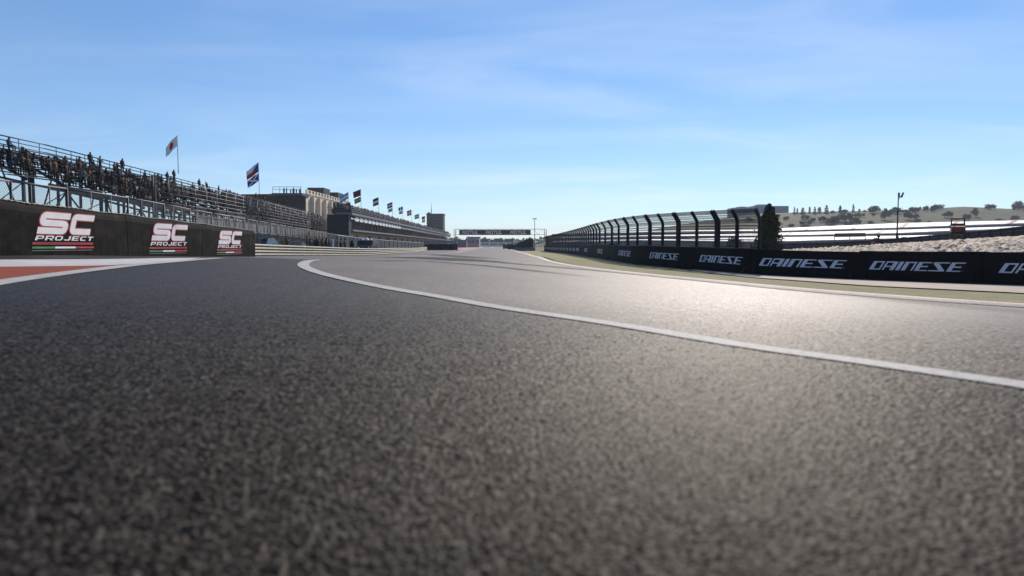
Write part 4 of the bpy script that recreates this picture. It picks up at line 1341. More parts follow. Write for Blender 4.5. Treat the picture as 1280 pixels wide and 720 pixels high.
# raised hospitality block behind, cream with arches, roof rail and plant boxes
tr = empty('terrace_tower', (-48, 150, -1), 'cream block with arched openings and roof railing behind the grandstand end', 'building')
ct = (-48, 150, -1)
mb = MB(ct); xF = -45.2
TY = [150, 188]; TZ = 11.3
mb.mesh([(xF, TY[0], -1), (xF, TY[1], -1), (xF, TY[1], TZ), (xF, TY[0], TZ), (-60, TY[0] + 2, -1), (-60, TY[1], -1), (-60, TY[1], TZ), (-60, TY[0] + 2, TZ)], [(0, 1, 2, 3), (4, 7, 6, 5), (1, 5, 6, 2), (3, 2, 6, 7)])
mb.build('wall', M['cream_wall'], tr)
mb = MB(ct); mb.box((-47.4, TY[0] + 1.0, 4.6), (4.2, 2.4, 11.6)); mb.build('end_wall', M['dark_wall'], tr)
mb = MB(ct); mb.box((-48.3, TY[0] - .6, 10.9), (6.6, 5.0, .55)); mb.build('roof_slab', M['mid_wall'], tr)
mb = MB(ct); mb.box((-51.2, TY[0] - 1.8, 8.4), (.6, .8, 4.6)); mb.build('corner_post', M['dark_wall'], tr)
mb = MB(ct); mb.box((-48.6, TY[0] - .6, 6.5), (6, 4.4, .4)); mb.build('balcony_floor', M['dark_wall'], tr)
mb = MB(ct)
mb.box((xF + .06, 169, 11.75), (.24, 38, .95)); mb.build('parapet', M['cream_wall'], tr)
for i in range(15):
    mb = MB(ct); mb.box((xF + .20, 152.5 + i * 2.45, 11.85), (.05, 1.0, .55)); mb.build('parapet_opening', M['dark_wall'], tr)
for i in range(7):
    y = 154 + i * 5.1; mb = MB(ct); mb.box((xF + .3, y, 5.0), (.9, .8, 11.8)); mb.build('pilaster', M['cream_wall'], tr)
    mb = MB(ct); n = 8
    pf = [(-1.2, 0), (1.2, 0)] + [(1.2 * math.cos(math.pi * j / n), 2.6 + 1.2 * math.sin(math.pi * j / n)) for j in range(n + 1)]
    A_ = [Vector((xF + .03, y + 2.55 + a, 4.6 + b)) for a, b in pf]; B_ = [p + Vector((.05, 0, 0)) for p in A_]; k_ = len(pf)
    mb.mesh(A_ + B_, [tuple(range(k_, 2 * k_))] + [(j, (j + 1) % k_, k_ + (j + 1) % k_, k_ + j) for j in range(k_)])
    mb.build('arched_window', M['glass'], tr)
mb = MB(ct)
for h in (11.9, 12.5): mb.tube((-51.4, TY[0] - 2.9, h), (-45.2, TY[0] - 2.9, h), .05, n=6)
for i in range(5): mb.tube((-51.4 + i * 1.5, TY[0] - 2.9, 11.1), (-51.4 + i * 1.5, TY[0] - 2.9, 12.55), .05, n=6)
mb.build('roof_rail', M['galv'], tr)
for (a, b, y, z, h) in ((-50.5, -46.5, 172, 12.2, 2.0), (-50.0, -45.8, 183, 12.0, 1.9)):
    mb = MB(ct); mb.box(((a + b) / 2, y, z + h / 2), (b - a, 6, h)); mb.build('plant_box', M['dark_wall'], tr)
TK = 1.42
tr.location = (ct[0] * TK, ct[1] * TK, -1.3); tr.scale = (TK, TK, TK)
crowd('crowd', [((-47.6 + rnd_.uniform(-2.2, 1.8)) * TK, (TY[0] - 1.6 + rnd_.uniform(0, 1.2)) * TK, (11.15 + 1) * TK - 1.3) for _ in range(9)], 'small knot of people behind the railing on the cream block roof')
sp = []
for _ in range(560):
    y = Y0 + 3 + (Y1 - Y0 - 12) * rnd_.random() ** 1.5
    r_ = rnd_.random(); sp.append((BXF(y) + .2 - 4.4 * r_, y, 6.72 + 1.0 * max(0, r_ - .3)))
crowd('crowd', sp, 'dense crowd standing along the roof terrace of the pit building')
mb = MB(cb_); mb.mesh([bface(Y0 + 6, 6.72, -1.5), bface(Y1, 6.72, -1.5), bface(Y1, 7.9, -5.6), bface(Y0 + 6, 7.9, -4.9), bface(Y1, 6.72, -5.6), bface(Y0 + 6, 6.72, -4.9)], [(0, 1, 2, 3), (2, 4, 5, 3), (0, 3, 5)])
mb.build('terrace_steps', M['deck'], broot)
# pit wall screen in front
pw = [P(421, 309, 114), P(450, 310, 132), P(480, 310.3, 156), P(510, 310.8, 188), P(531, 311, 220)]
pwt = [1.75, 1.5, 1.25, 1.0, .8]
c = pw[1]; root = empty('pit_wall', c, 'dark pit wall with a pale top rail below the pit building', 'wall')
mb = MB(c); ml = MB(c); mv = MB(c)
for i in range(4):
    a, b = pw[i], pw[i + 1]
    mb.bar((a.x, a.y, (pwt[i] - 1.2) / 2), (b.x, b.y, (pwt[i + 1] - 1.2) / 2), .25, pwt[i] + 1.1)
    ml.bar((a.x, a.y, pwt[i]), (b.x, b.y, pwt[i + 1]), .30, .10)
    for j in range(6):
        q = a.lerp(b, j / 6); mv.bar((q.x + .16, q.y, -1.1), (q.x + .16, q.y, pwt[i] - .1), .10)
mb.build('panel', M['dark_wall'], root); ml.build('top_rail', M['pale_wall'], root); mv.build('rib_posts', M['mid_wall'], root)

# dark van with pale roof bar beside a white post
def wheel(mbt, c, r, w_, axis=(1, 0, 0)):
    a = Vector(axis) * (w_ / 2); mbt.tube(Vector(c) - a, Vector(c) + a, r, n=16)


vd = 104.0; vb = P(459, 310.5, vd); gz_ = Hf(vb.x, vd)
van = empty('van', (vb.x, vd, gz_), 'dark van with white domes on its roof parked below the pit building', 'van')
mb = MB((vb.x, vd, gz_)); W2 = 1.15
prof = [(-2.4, .35), (-2.4, .95), (-1.75, 1.15), (-1.15, 1.85), (2.4, 1.9), (2.45, .35)]
L_ = [Vector((vb.x - W2, vd + a, gz_ + b)) for a, b in prof]; R_ = [Vector((vb.x + W2, vd + a, gz_ + b)) for a, b in prof]
mb.mesh(L_ + R_, [tuple(range(5, -1, -1)), tuple(range(6, 12))] + [(i, (i + 1) % 6, 6 + (i + 1) % 6, 6 + i) for i in range(6)])
mb.build('body', M['car_paint'], van)
mb = MB((vb.x, vd, gz_)); mb.face([(vb.x - 1.0, vd - 1.76, gz_ + 1.20), (vb.x + 1.0, vd - 1.76, gz_ + 1.20), (vb.x + .95, vd - 1.22, gz_ + 1.80), (vb.x - .95, vd - 1.22, gz_ + 1.80)]); mb.build('windscreen', M['glass'], van)
for sx in (-1, 1):
    for yy_ in (-1.6, 1.5):
        mb = MB((vb.x, vd, gz_)); wheel(mb, (vb.x + sx * 1.02, vd + yy_, gz_ + .34), .34, .24); mb.build('wheel', M['tyre'], van)
    mb = MB((vb.x, vd, gz_)); mb.box((vb.x + sx * .8, vd - 2.42, gz_ + .78), (.34, .06, .2)); mb.build('headlight', M['lamp_lens'], van)
for dx, r_ in ((-.75, .24), (-.1, .38), (.6, .26)):
    mb = MB((vb.x, vd, gz_)); n = 10
    for j in range(4):
        a0, a1 = math.pi / 2 * j / 4, math.pi / 2 * (j + 1) / 4
        mb.tube((vb.x + dx, vd, gz_ + 1.88 + r_ * math.sin(a0)), (vb.x + dx, vd, gz_ + 1.88 + r_ * math.sin(a1) + .001), r_ * math.cos(a0), max(.01, r_ * math.cos(a1)), n)
    mb.build('roof_dome', M['white_panel'], van, True)
for px, hh, d, lb in ((416.5, 2.0, 96, 'short white marker post behind the guard rail'), (469.5, 2.2, 108, 'white marker post beside the dark van')):
    q = P(px, 309, d); z = Hf(q.x, d); r_ = empty('marker_post', (q.x, d, z), lb, 'post')
    mb = MB((q.x, d, z)); mb.tube((q.x, d, z), (q.x, d, z + hh), .13, .12, 8); mb.build('pole', M['white_panel'], r_)
    mb = MB((q.x, d, z)); mb.tube((q.x, d, z), (q.x, d, z + .15), .28, .24, 8); mb.build('base', M['concrete'], r_)
# two parked cars glimpsed behind the guard rail
for px, d, lb in ((326, 56, 'dark blue car nosing out behind the start of the guard rail'), (371, 78, 'dark car with pale windscreen behind the guard rail')):
    q = P(px, 309, d); z = Hf(q.x, d); r_ = empty('parked_car', (q.x, d, z), lb, 'car')
    b_ = (q.x, d, z); mb = MB(b_)
    pr = [(-2.0, .3), (-2.05, .75), (-1.1, .92), (-.4, 1.40), (1.1, 1.42), (1.8, .95), (2.0, .9), (2.0, .3)]
    L_ = [Vector((q.x - .88 + (.12 if b > 1 else 0), d + a, z + b)) for a, b in pr]; R_ = [Vector((q.x + .88 - (.12 if b > 1 else 0), d + a, z + b)) for a, b in pr]; n = len(pr)
    mb.mesh(L_ + R_, [tuple(range(n - 1, -1, -1)), tuple(range(n, 2 * n))] + [(i, (i + 1) % n, n + (i + 1) % n, n + i) for i in range(n)]); mb.build('body', M['car_paint'], r_)
    mb = MB(b_); mb.face([(q.x - .72, d - 1.08, z + .96), (q.x + .72, d - 1.08, z + .96), (q.x + .66, d - .46, z + 1.38), (q.x - .66, d - .46, z + 1.38)]); mb.build('windscreen', M['glass'], r_)
    for sx in (-1, 1):
        for a in (-1.25, 1.25):
            mb = MB(b_); wheel(mb, (q.x + sx * .8, d + a, z + .31), .31, .2); mb.build('wheel', M['tyre'], r_)

# ------------------------------------------------------------------ tyre wall guarding the pit entry
td = 150.0; a = P(531, 313, td); b = P(570.5, 313, td); zt = P(550, 301.2, td).z; gz_ = -1.05
root = empty('tyre_wall', ((a.x + b.x) / 2, td, gz_), 'dark tyre stack wall with grey belt top standing at the pit entry', 'barrier')
cb_ = ((a.x + b.x) / 2, td, gz_); n = 9
for i in range(n):
    x = a.x + (b.x - a.x) * (i + .5) / n; mb = MB(cb_)
    for j in range(5):
        z0 = gz_ + j * .27
        mb.tube((x, td, z0), (x, td, z0 + .13), .30, .37, 12); mb.tube((x, td, z0 + .13), (x, td, z0 + .26), .37, .30, 12)
    mb.build('tyre_stack', M['tyre'], root)
mb = MB(cb_); mb.bar((a.x - .2, td, zt - .28), (b.x + .2, td, zt - .28), 1.3, .58); mb.build('belt', M['grey_belt'], root)
mb = MB(cb_); mb.bar((a.x - .2, td + .6, gz_ + .7), (b.x + .2, td + .6, gz_ + .7), .1, 1.4); mb.build('back_board', M['dark_wall'], root)
for i in range(4):
    x = a.x + (b.x - a.x) * (i + .5) / 4; mb = MB(cb_); mb.bar((x, td - .42, gz_ + .05), (x, td - .42, zt - .6), .12); mb.build('strap', M['galv_dark'], root)

# ------------------------------------------------------------------ control tower
d = 440.0; x0 = P(533.5, 300, d).x; x1 = P(554, 300, d).x; zt = P(540, 268, d).z
root = empty('control_tower', ((x0 + x1) / 2, d, -1), 'dark grey control tower with window bands rising past the pit building', 'tower')
cb_ = ((x0 + x1) / 2, d, -1)
mb = MB(cb_); mb.box(((x0 + x1) / 2, d + 6, (zt - 1) / 2), (x1 - x0, 12, zt + 1)); mb.build('body', M['dark_wall'], root)
for i in range(4):
    z = zt - 2.2 - i * 2.35; mb = MB(cb_); mb.box(((x0 + x1) / 2 + 1.9, d - .05, z), ((x1 - x0) * .58, .3, 1.0)); mb.build('window', M['glass'], root)
    mb = MB(cb_); mb.box(((x0 + x1) / 2 + 1.9, d - .35, z - .75), ((x1 - x0) * .62, .9, .16)); mb.build('ledge', M['fascia'], root)
mb = MB(cb_); mb.box(((x0 + x1) / 2, d + 6, zt + .25), (x1 - x0 + .8, 12.6, .5)); mb.build('roof', M['dark_wall'], root)
mb = MB(cb_); mb.box((x0 + 1.2, d + 2, zt + .9), (1.6, 2, .9)); mb.build('plant_box', M['dark_wall'], root)
xm = P(538.4, 260, d).x; zm = P(538, 252.5, d).z
mb = MB(cb_); mb.tube((xm, d + 3, zt + .5), (xm, d + 3, (zt + zm) / 2), .30, .2, 6); mb.tube((xm, d + 3, (zt + zm) / 2), (xm, d + 3, zm), .14, .06, 6); mb.build('mast', M['galv_dark'], root)

# ------------------------------------------------------------------ start gantry with lettered boards
gd = 290.0
gl, gr_ = P(574, 290, gd).x, P(663.3, 290, gd).x
gt, gb_ = P(620, 287.2, gd).z, P(620, 293.8, gd).z
root = empty('gantry', ((gl + gr_) / 2, gd, -1), 'gantry bridge over the straight with a long maroon lettered board', 'gantry')
cb_ = ((gl + gr_) / 2, gd, -1)
mb = MB(cb_); mb.box(((gl + gr_) / 2, gd, (gt + gb_) / 2), (gr_ - gl, .35, gt - gb_)); mb.build('board', M['maroon'], root)
for (u0, u1) in ((0, .075), (.285, .375), (.61, .71), (.965, 1)):
    pass
mp_, mw = text_polys('MOTUL', BL, .22, .12)
bw = (gr_ - gl)
for cx_ in (.155, .49, .83):
    mb = MB(cb_); mb.box((gl + bw * cx_, gd - .20, (gt + gb_) / 2), (bw * .245, .06, (gt - gb_) * .90)); mb.build('board_panel', M['panel_maroon'], root)
    mb = MB(cb_); lh = (gt - gb_) * .66; lw_ = bw * .235
    put_polys(mb, [[(x / mw, y) for x, y in p] for p in mp_], lambda u, v, o: (gl + bw * cx_ - lw_ / 2 + u * lw_, gd - .25 - o, (gt + gb_) / 2 - lh / 2 + v * lh)); mb.build('lettering', M['print_white'], root)
xl, xr = P(568.5, 290, gd).x, P(682, 290, gd).x
for x in (xl, xr):
    mb = MB(cb_)
    for dx in (-.35, .35):
        mb.tube((x + dx, gd + .6, -1), (x + dx, gd + .6, gt + .3), .12, n=6)
    for i in range(6): mb.bar((x - .35, gd + .6, -.8 + i * 1.2), (x + .35, gd + .6, .2 + i * 1.2), .07)
    mb.build('leg', M['galv'], root)
mb = MB(cb_)
mb.tube((xl, gd + .6, gt + .25), (xr, gd + .6, gt + .25), .10, n=6); mb.tube((xl, gd + .6, gb_ + .2), (xr, gd + .6, gb_ + .2), .10, n=6)
nz = 24
for i in range(nz):
    x = xl + (xr - xl) * i / nz; x2 = xl + (xr - xl) * (i + 1) / nz
    mb.bar((x, gd + .6, gt + .25 if i % 2 else gb_ + .2), (x2, gd + .6, gb_ + .2 if i % 2 else gt + .25), .08)
mb.build('truss', M['galv'], root)

# ------------------------------------------------------------------ dark wedge shelter and stacks on the right of the straight
wd_ = 132.0
pp_ = [(646, 311.5), (666.5, 311.5), (667, 300), (664.5, 297.2), (662, 297.8), (645.6, 304.6)]
W3 = [P(px, py, wd_) for px, py in pp_]; gz_ = -1.02
c = (W3[0].x + 1.5, wd_, gz_)
root = empty('marshal_shelter', c, 'dark green canvas shelter with a sloping roof beside the straight', 'shelter')
mb = MB(c); k_ = len(W3); B_ = [p + Vector((.3, 3.2, 0)) for p in W3]
mb.mesh(W3 + B_, [tuple(range(k_ - 1, -1, -1)), tuple(range(k_, 2 * k_))] + [(j, (j + 1) % k_, k_ + (j + 1) % k_, k_ + j) for j in range(k_)]); mb.build('canvas', M['tent_green'], root)
mb = MB(c); a, b = P(644, 313, wd_ - 2), P(669, 313, wd_ - 2); mb.bar((a.x, wd_ - 1.5, gz_ + .32), (b.x, wd_ - 1.5, gz_ + .32), .5, .64); mb.build('concrete_block', M['fascia'], root)
for px in (649, 655, 661):
    q = P(px, 309, wd_); mb = MB(c); mb.bar((q.x, wd_ - .06, gz_ + .6), (q.x, wd_ - .06, gz_ + 1.2 + (px - 649) * .05), .05); mb.build('seam_pole', M['dark_post'], root)
for i, (px, d, lb) in enumerate(((633, 215, 'low dark tyre stack farthest along the verge before the shelter'), (637.5, 195, 'dark tyre stack midway along the verge before the shelter'), (641.5, 172, 'dark tyre stack close beside the sloping shelter'))):
    q = P(px, 309, d); z = -1.02; r_ = empty('tyre_bundle', (q.x, d, z), lb, 'tyre stack', 'tyre stacks along the straight verge'); c = (q.x, d, z)
    for j in range(3):
        mb = MB(c)
        for h in range(5): mb.tube((q.x - .75 + j * .72, d, z + h * .28), (q.x - .75 + j * .72, d, z + h * .28 + .26), .36, .35, 12)
        mb.build('tyre', M['tyre'], r_)
    mb = MB(c); mb.box((q.x, d - .40, z + .75), (2.2, .06, .5)); mb.build('belt', M['dark_wall'], r_)

# ------------------------------------------------------------------ far end of the straight
def far_box(px0, px1, yt, yb, d, depth, m, name, lab, cat, parts=()):
    a, b = P(px0, yb, d), P(px1, yb, d); zt, zb = P(px0, yt, d).z, min(P(px0, yb, d).z, -1.0)
    c = ((a.x + b.x) / 2, d, zb); r_ = empty(name, c, lab, cat)
    mb = MB(c); mb.box(((a.x + b.x) / 2, d + depth / 2, (zt + zb) / 2), (b.x - a.x, depth, zt - zb)); mb.build('wall', m, r_)
    mb = MB(c); mb.box(((a.x + b.x) / 2, d + depth / 2, zt + .15), (b.x - a.x + .6, depth + .6, .3)); mb.build('roof', M['mid_wall'], r_)
    for k in range(3):
        w_ = (b.x - a.x) / 4
        mb = MB(c); mb.box((a.x + (b.x - a.x) * (k + .5) / 3, d - .06, zb + (zt - zb) * .55), (w_, .16, (zt - zb) * .3)); mb.build('window', M['fascia'], r_)
    return r_


far_box(583.5, 599, 296.5, 308.5, 400, 14, M['mid_pale'], 'service_building', 'pale service building left of the straight, seen under the lettered gantry', 'building')
far_box(600.5, 633, 302.5, 307.5, 640, 10, M['pale_wall'], 'end_stand', 'long pale stand closing the far end of the straight', 'stand')
far_box(570, 583, 300.5, 308.5, 380, 10, M['fascia'], 'pit_entry_block', 'low grey block between the pit entry wall and the pale service building', 'building')
fd = 560.0; a, b = P(598.5, 300, fd), P(641, 300, fd); z0, z1 = P(620, 302.6, fd).z, P(620, 298.4, fd).z
root = empty('far_gantry', ((a.x + b.x) / 2, fd, -1), 'smaller dark brown gantry far down the straight below the maroon one', 'gantry'); c = ((a.x + b.x) / 2, fd, -1)
for i, (u0, u1) in enumerate(((.05, .30), (.33, .44), (.47, .72), (.75, .99))):
    mb = MB(c); mb.box((a.x + (b.x - a.x) * (u0 + u1) / 2, fd, (z0 + z1) / 2), ((b.x - a.x) * (u1 - u0), .5, (z1 - z0) * (.8 if i != 1 else .5))); mb.build('board', M['maroon'] if i != 1 else M['board_black'], root)
for x in (a.x, b.x): mb = MB(c); mb.bar((x, fd, -1), (x, fd, z1), .9); mb.build('leg', M['galv_dark'], root)
mb = MB(c); mb.bar((a.x, fd + .5, z1), (b.x, fd + .5, z1), .3); mb.build('truss', M['galv_dark'], root)
q = P(668.3, 300, 345); zt = P(668, 274, 345).z
root = empty('floodlight_mast', (q.x, 345, -1), 'slim pale floodlight mast standing between the gantry and the catch fence', 'mast'); c = (q.x, 345, -1)
mb = MB(c); mb.tube((q.x, 345, -1), (q.x, 345, zt), .22, .12, 8); mb.build('pole', M['galv'], root)
mb = MB(c); mb.bar((q.x - .9, 345, zt), (q.x + .9, 345, zt), .12); mb.build('crossbar', M['galv'], root)
for dx in (-.8, -.27, .27, .8):
    mb = MB(c); mb.box((q.x + dx, 344.85, zt + .3), (.4, .3, .45)); mb.build('lamp', M['galv'], root)

# ================================================================== RIGHT: crest rail, terraces, hill
cr = [Vector(p) for p in C0]
ctop = [(965, 304.8), (1035, 304.0), (1090, 301.2), (1150, 296.2), (1210, 291.0), (1280, 283.6), (1360, 275), (1500, 262), (1700, 250)]
root = empty('crest_fence', cr[3], 'long dark panelled guard fence along the top of the gravel bank', 'fence')
mb = MB(cr[3]); mr = MB(cr[3]); mp2 = MB(cr[3])
for i in range(len(cr) - 1):
    d0, d1 = CR[i][2] + 1.5, CR[i + 1][2] + 1.5
    a, b = P(CR[i][0], CR[i][1], d0), P(CR[i + 1][0], CR[i + 1][1], d1); ta, tb = P(*ctop[i], d0), P(*ctop[i + 1], d1)
    mb.mesh([a - Vector((0, 0, .5)), b - Vector((0, 0, .5)), tb, ta] + [v + Vector((.05, .12, 0)) for v in (a - Vector((0, 0, .5)), b - Vector((0, 0, .5)), tb, ta)],
            [(0, 1, 2, 3), (7, 6, 5, 4), (3, 2, 6, 7)])
    mr.tube(ta + Vector((0, -.05, .03)), tb + Vector((0, -.05, .03)), .05, n=6)
    for f_ in (.35, .68): mr.bar(a.lerp(ta, f_) + Vector((0, -.06, 0)), b.lerp(tb, f_) + Vector((0, -.06, 0)), .05, .10)
    n = 5
    for j in range(n):
        u = j / n; mp2 = MB(cr[3]); mp2.bar(a.lerp(b, u) + Vector((0, -.1, -.4)), ta.lerp(tb, u) + Vector((0, -.1, .1)), .09); mp2.build('post', M['dark_post'], root)
mb.build('panel', M['dark_wall'], root); mr.build('rail', M['galv_dark'], root)

tx = [690, 800, 960, 1120, 1200, 1300, 1420]
TB = [([291, 289, 286, 279, 277, 274.8, 271], [293, 291, 289.3, 285.3, 282.3, 279, 276]),
      ([296, 294, 291.2, 287.3, 285, 282, 278], [298, 296, 294.8, 292, 288.5, 285.5, 282]),
      ([301, 299, 296.6, 294.6, 293, 291, 288], [303, 300.7, 302.4, 298.5, 297, 295, 292])]
td_ = np.interp(tx, [690, 800, 960, 1120, 1300, 1420], [340, 300, 260, 222, 188, 170])
root = empty('terrace_stand', P(1000, 307, 255), 'wide white three tier terrace stand across the valley below the hill', 'stand'); c = P(1000, 307, 255)
for k in range(3):
    dd = (2 - k) * 9.0
    F_ = [P(x, y, d + dd) for x, y, d in zip(tx, TB[k][1], td_)]; B_ = [P(x, y, d + dd + 7.5) for x, y, d in zip(tx, TB[k][0], td_)]
    n = len(tx); mb = MB(c)
    mb.mesh(F_ + B_, [(i, i + 1, n + i + 1, n + i) for i in range(n - 1)]); mb.build('deck', M['terrace'], root)
    mb = MB(c)                                # riser wall from the lower deck's back up to this deck's front
    lowz = [P(x, y, d + dd - 1.4).z for x, y, d in zip(tx, TB[k + 1][0], td_)] if k < 2 else [-2.0] * n
    L_ = [Vector((p.x, p.y - .05, z - .3)) for p, z in zip(F_, lowz)]
    mb.mesh(F_ + L_ + [v + Vector((0, .8, 0)) for v in F_], [(i, n + i, n + i + 1, i + 1) for i in range(n - 1)]); mb.build('riser_wall', M['terrace_wall'], root)
    mb = MB(c)
    for i in range(n - 1): mb.bar(F_[i] + Vector((0, -.1, .12)), F_[i + 1] + Vector((0, -.1, .12)), .12, .20)
    mb.build('front_rail', M['fascia'], root)
    for xs in ((1012, 1070, 1126, 1188, 1262) if k == 0 else (985, 1098) if k == 1 else ()):
        at = lambda Q, x: Vector([np.interp(x, tx, [q[j] for q in Q]) for j in range(3)])
        a, b = at(F_, xs), at(B_, xs + 9); mb = MB(c)
        mb.bar(a + Vector((0, 0, .05)), b + Vector((0, 0, .05)), 1.1, .12); mb.build('stairway', M['stair_red'], root)
    if k == 2:
        for j in range(26):                   # entrances in the lowest wall
            x = 700 + j * 22; f0 = at(F_, x) if False else Vector([np.interp(x, tx, [q[jj] for q in F_]) for jj in range(3)])
            mb = MB(c); mb.box(f0 + Vector((0, -.12, -1.6)), (1.4, .2, 1.8)); mb.build('doorway', M['dark_wall'], root)
B_ = [P(x, y, d + 26.0) for x, y, d in zip(tx, TB[0][0], td_)]
mb = MB(c)
mb.mesh([v for v in B_] + [Vector((v.x, v.y, -2)) for v in B_], [(i, i + 1, len(B_) + i + 1, len(B_) + i) for i in range(len(B_) - 1)]); mb.build('back_wall', M['terrace_wall'], root)
bd = 214.0; a, b = P(1043.5, 294, bd), P(1082, 293.4, bd)
root = empty('advertising_board', ((a.x + b.x) / 2, bd, P(1060, 300, bd).z), 'long maroon and black board on posts in front of the white terraces', 'board'); c = ((a.x + b.x) / 2, bd, 2)
root.location = c
mb = MB(c)
for i in range(6): mb.m
for i in range(3):
    p, q = a.lerp(b, i / 3 + .02), a.lerp(b, (i + 1) / 3 - .02); mb = MB(c); mb.bar(p, q, .15, 1.05); mb.build('board', M['maroon'], root)
mb = MB(c); mb.bar(a + Vector((0, .14, 0)), b + Vector((0, .14, 0)), .1, 1.2); mb.build('frame', M['board_black'], root)
for u in (0, .5, 1):
    p = a.lerp(b, u); mb = MB(c); mb.bar((p.x, bd + .2, -1.5), (p.x, bd + .2, p.z + .3), .18); mb.build('post', M['galv'], root)

# hill
hxs = np.concatenate([np.linspace(440, 900, 40), np.arange(908, 1420, 6), np.linspace(1430, 2600, 40)])
hds = np.concatenate([np.linspace(285, 660, 70), np.linspace(680, 1200, 16)])
HC = ([300, 440, 560, 640, 700, 800, 880, 945, 1000, 1050, 1100, 1150, 1200, 1240, 1280, 1400, 1600, 2600], [312, 312, 312, 311, 301, 290, 277, 268.5, 267, 266, 264.5, 263, 260, 261.5, 263.5, 262, 268, 275])


def hill_z(px, d):
    cz = (HOR - np.interp(px, *HC)) * 660 / FPX
    t = sm(285, 660, d); base = -1.6
    x = (px - 640) / FPX * d
    nz_ = np.sin(x * .021 + d * .013) * 1.1 + np.sin(x * .05 - d * .04) * .55 + np.sin(x * .11 + d * .09) * .25
    back = np.clip((d - 660) / 540, 0, 1)
    return base + (cz - base) * t * (1 - .25 * back) + nz_ * np.clip(t * 2, 0, 1) * (1 - .9 * t)


HPX, HD = np.meshgrid(hxs, hds)
grid_obj('hill', (HPX - 640) / FPX * HD, HD, hill_z(HPX, HD), M['hill'])


def on_hill(px, py):
    ds = np.arange(300, 700, 1.0); g = (HOR - py) / FPX * ds - hill_z(np.full_like(ds, px), ds)
    i = np.where(g < 0)[0]; d = ds[i[0]] if len(i) else 655.
    return float((px - 640) / FPX * d), float(d), float(hill_z(np.array([px]), np.array([d]))[0])


# ------------------------------------------------------------------ trees
def crown(n, shape, size, mats, seed, hgt, wid):
    rg = np.random.default_rng(seed); mb = MB()
    cl = []
    for _ in range(max(6, min(n // 22, 150))):
        if shape == 'cone':
            t = rg.random() ** 1.25; r_ = wid * (1 - t) ** .55 * (.35 + .70 * rg.random()) * (.55 + .45 * min(1, t * 9)); a = rg.uniform(0, 6.28)
            cl.append((r_ * math.cos(a), r_ * math.sin(a), hgt * (.05 + .93 * t), (.13 * wid + .15 * wid * (1 - t)) * rg.uniform(.7, 1.3)))
        else:
            a = rg.uniform(0, 6.28); e = math.asin(rg.uniform(-.6, 1)); rr = rg.random() ** .4
            k = 1 + .25 * math.sin(3 * a + seed)
            cl.append((wid * rr * k * math.cos(e) * math.cos(a), wid * rr * k * math.cos(e) * math.sin(a), hgt * (.5 + .46 * rr * math.sin(e)), .26 * wid))
    for i in range(n):
        cx, cy, cz, cr_ = cl[rg.integers(len(cl))]
        o = rg.normal(0, .55, 3) * cr_; p = Vector((cx + o[0], cy + o[1], max(.02 * hgt, cz + o[2])))
        d1 = Vector(rg.normal(0, 1, 3)).normalized(); d2 = d1.cross(Vector(rg.normal(0, 1, 3))).normalized()
        s_ = size * rg.uniform(.6, 1.4)
        mb.face([p - d1 * s_, p + d2 * s_ * .5, p + d1 * s_, p - d2 * s_ * .5], int(rg.choice([0, 0, 1, 1, 2])))
    o = mb.build('crown', mats); me = o.data; bpy.data.objects.remove(o)
    return me


def trunk_mesh(h, r_, limbs, seed):
    rg = random.Random(seed); mb = MB(); mb.tube((0, 0, -.3), (0, 0, h), r_, r_ * .55, 8)
    for _ in range(limbs):
        a = rg.uniform(0, 6.28); z = h * rg.uniform(.55, .95); l = h * rg.uniform(.35, .6)
        mb.tube((0, 0, z), (math.cos(a) * l, math.sin(a) * l, z + l * .8), r_ * .45, r_ * .15, 6)
    o = mb.build('trunk', M['bark']); me = o.data; bpy.data.objects.remove(o)
    return me


HM = [M['leaf_dark'], M['leaf_grey'], M['leaf_mid']]
PR = [(crown(900, 'round', .085, HM, s, 1.0, .55), trunk_mesh(.42, .045, 4, s)) for s in (1, 2, 3, 4)]
PC = [(crown(1100, 'cone', .05, HM, s, 1.0, .17), trunk_mesh(.5, .03, 2, s)) for s in (11, 12)]


def tree(name, pr, loc, sx, sz, lab, group=None, rz=0.0):
    root = empty(name, loc, lab, 'tree', group, rz); root.scale = (sx, sx, sz)
    for nm, me in zip(('crown', 'trunk'), pr):
        o = bpy.data.objects.new(nm, me); COL.objects.link(o); o.parent = root
    return root


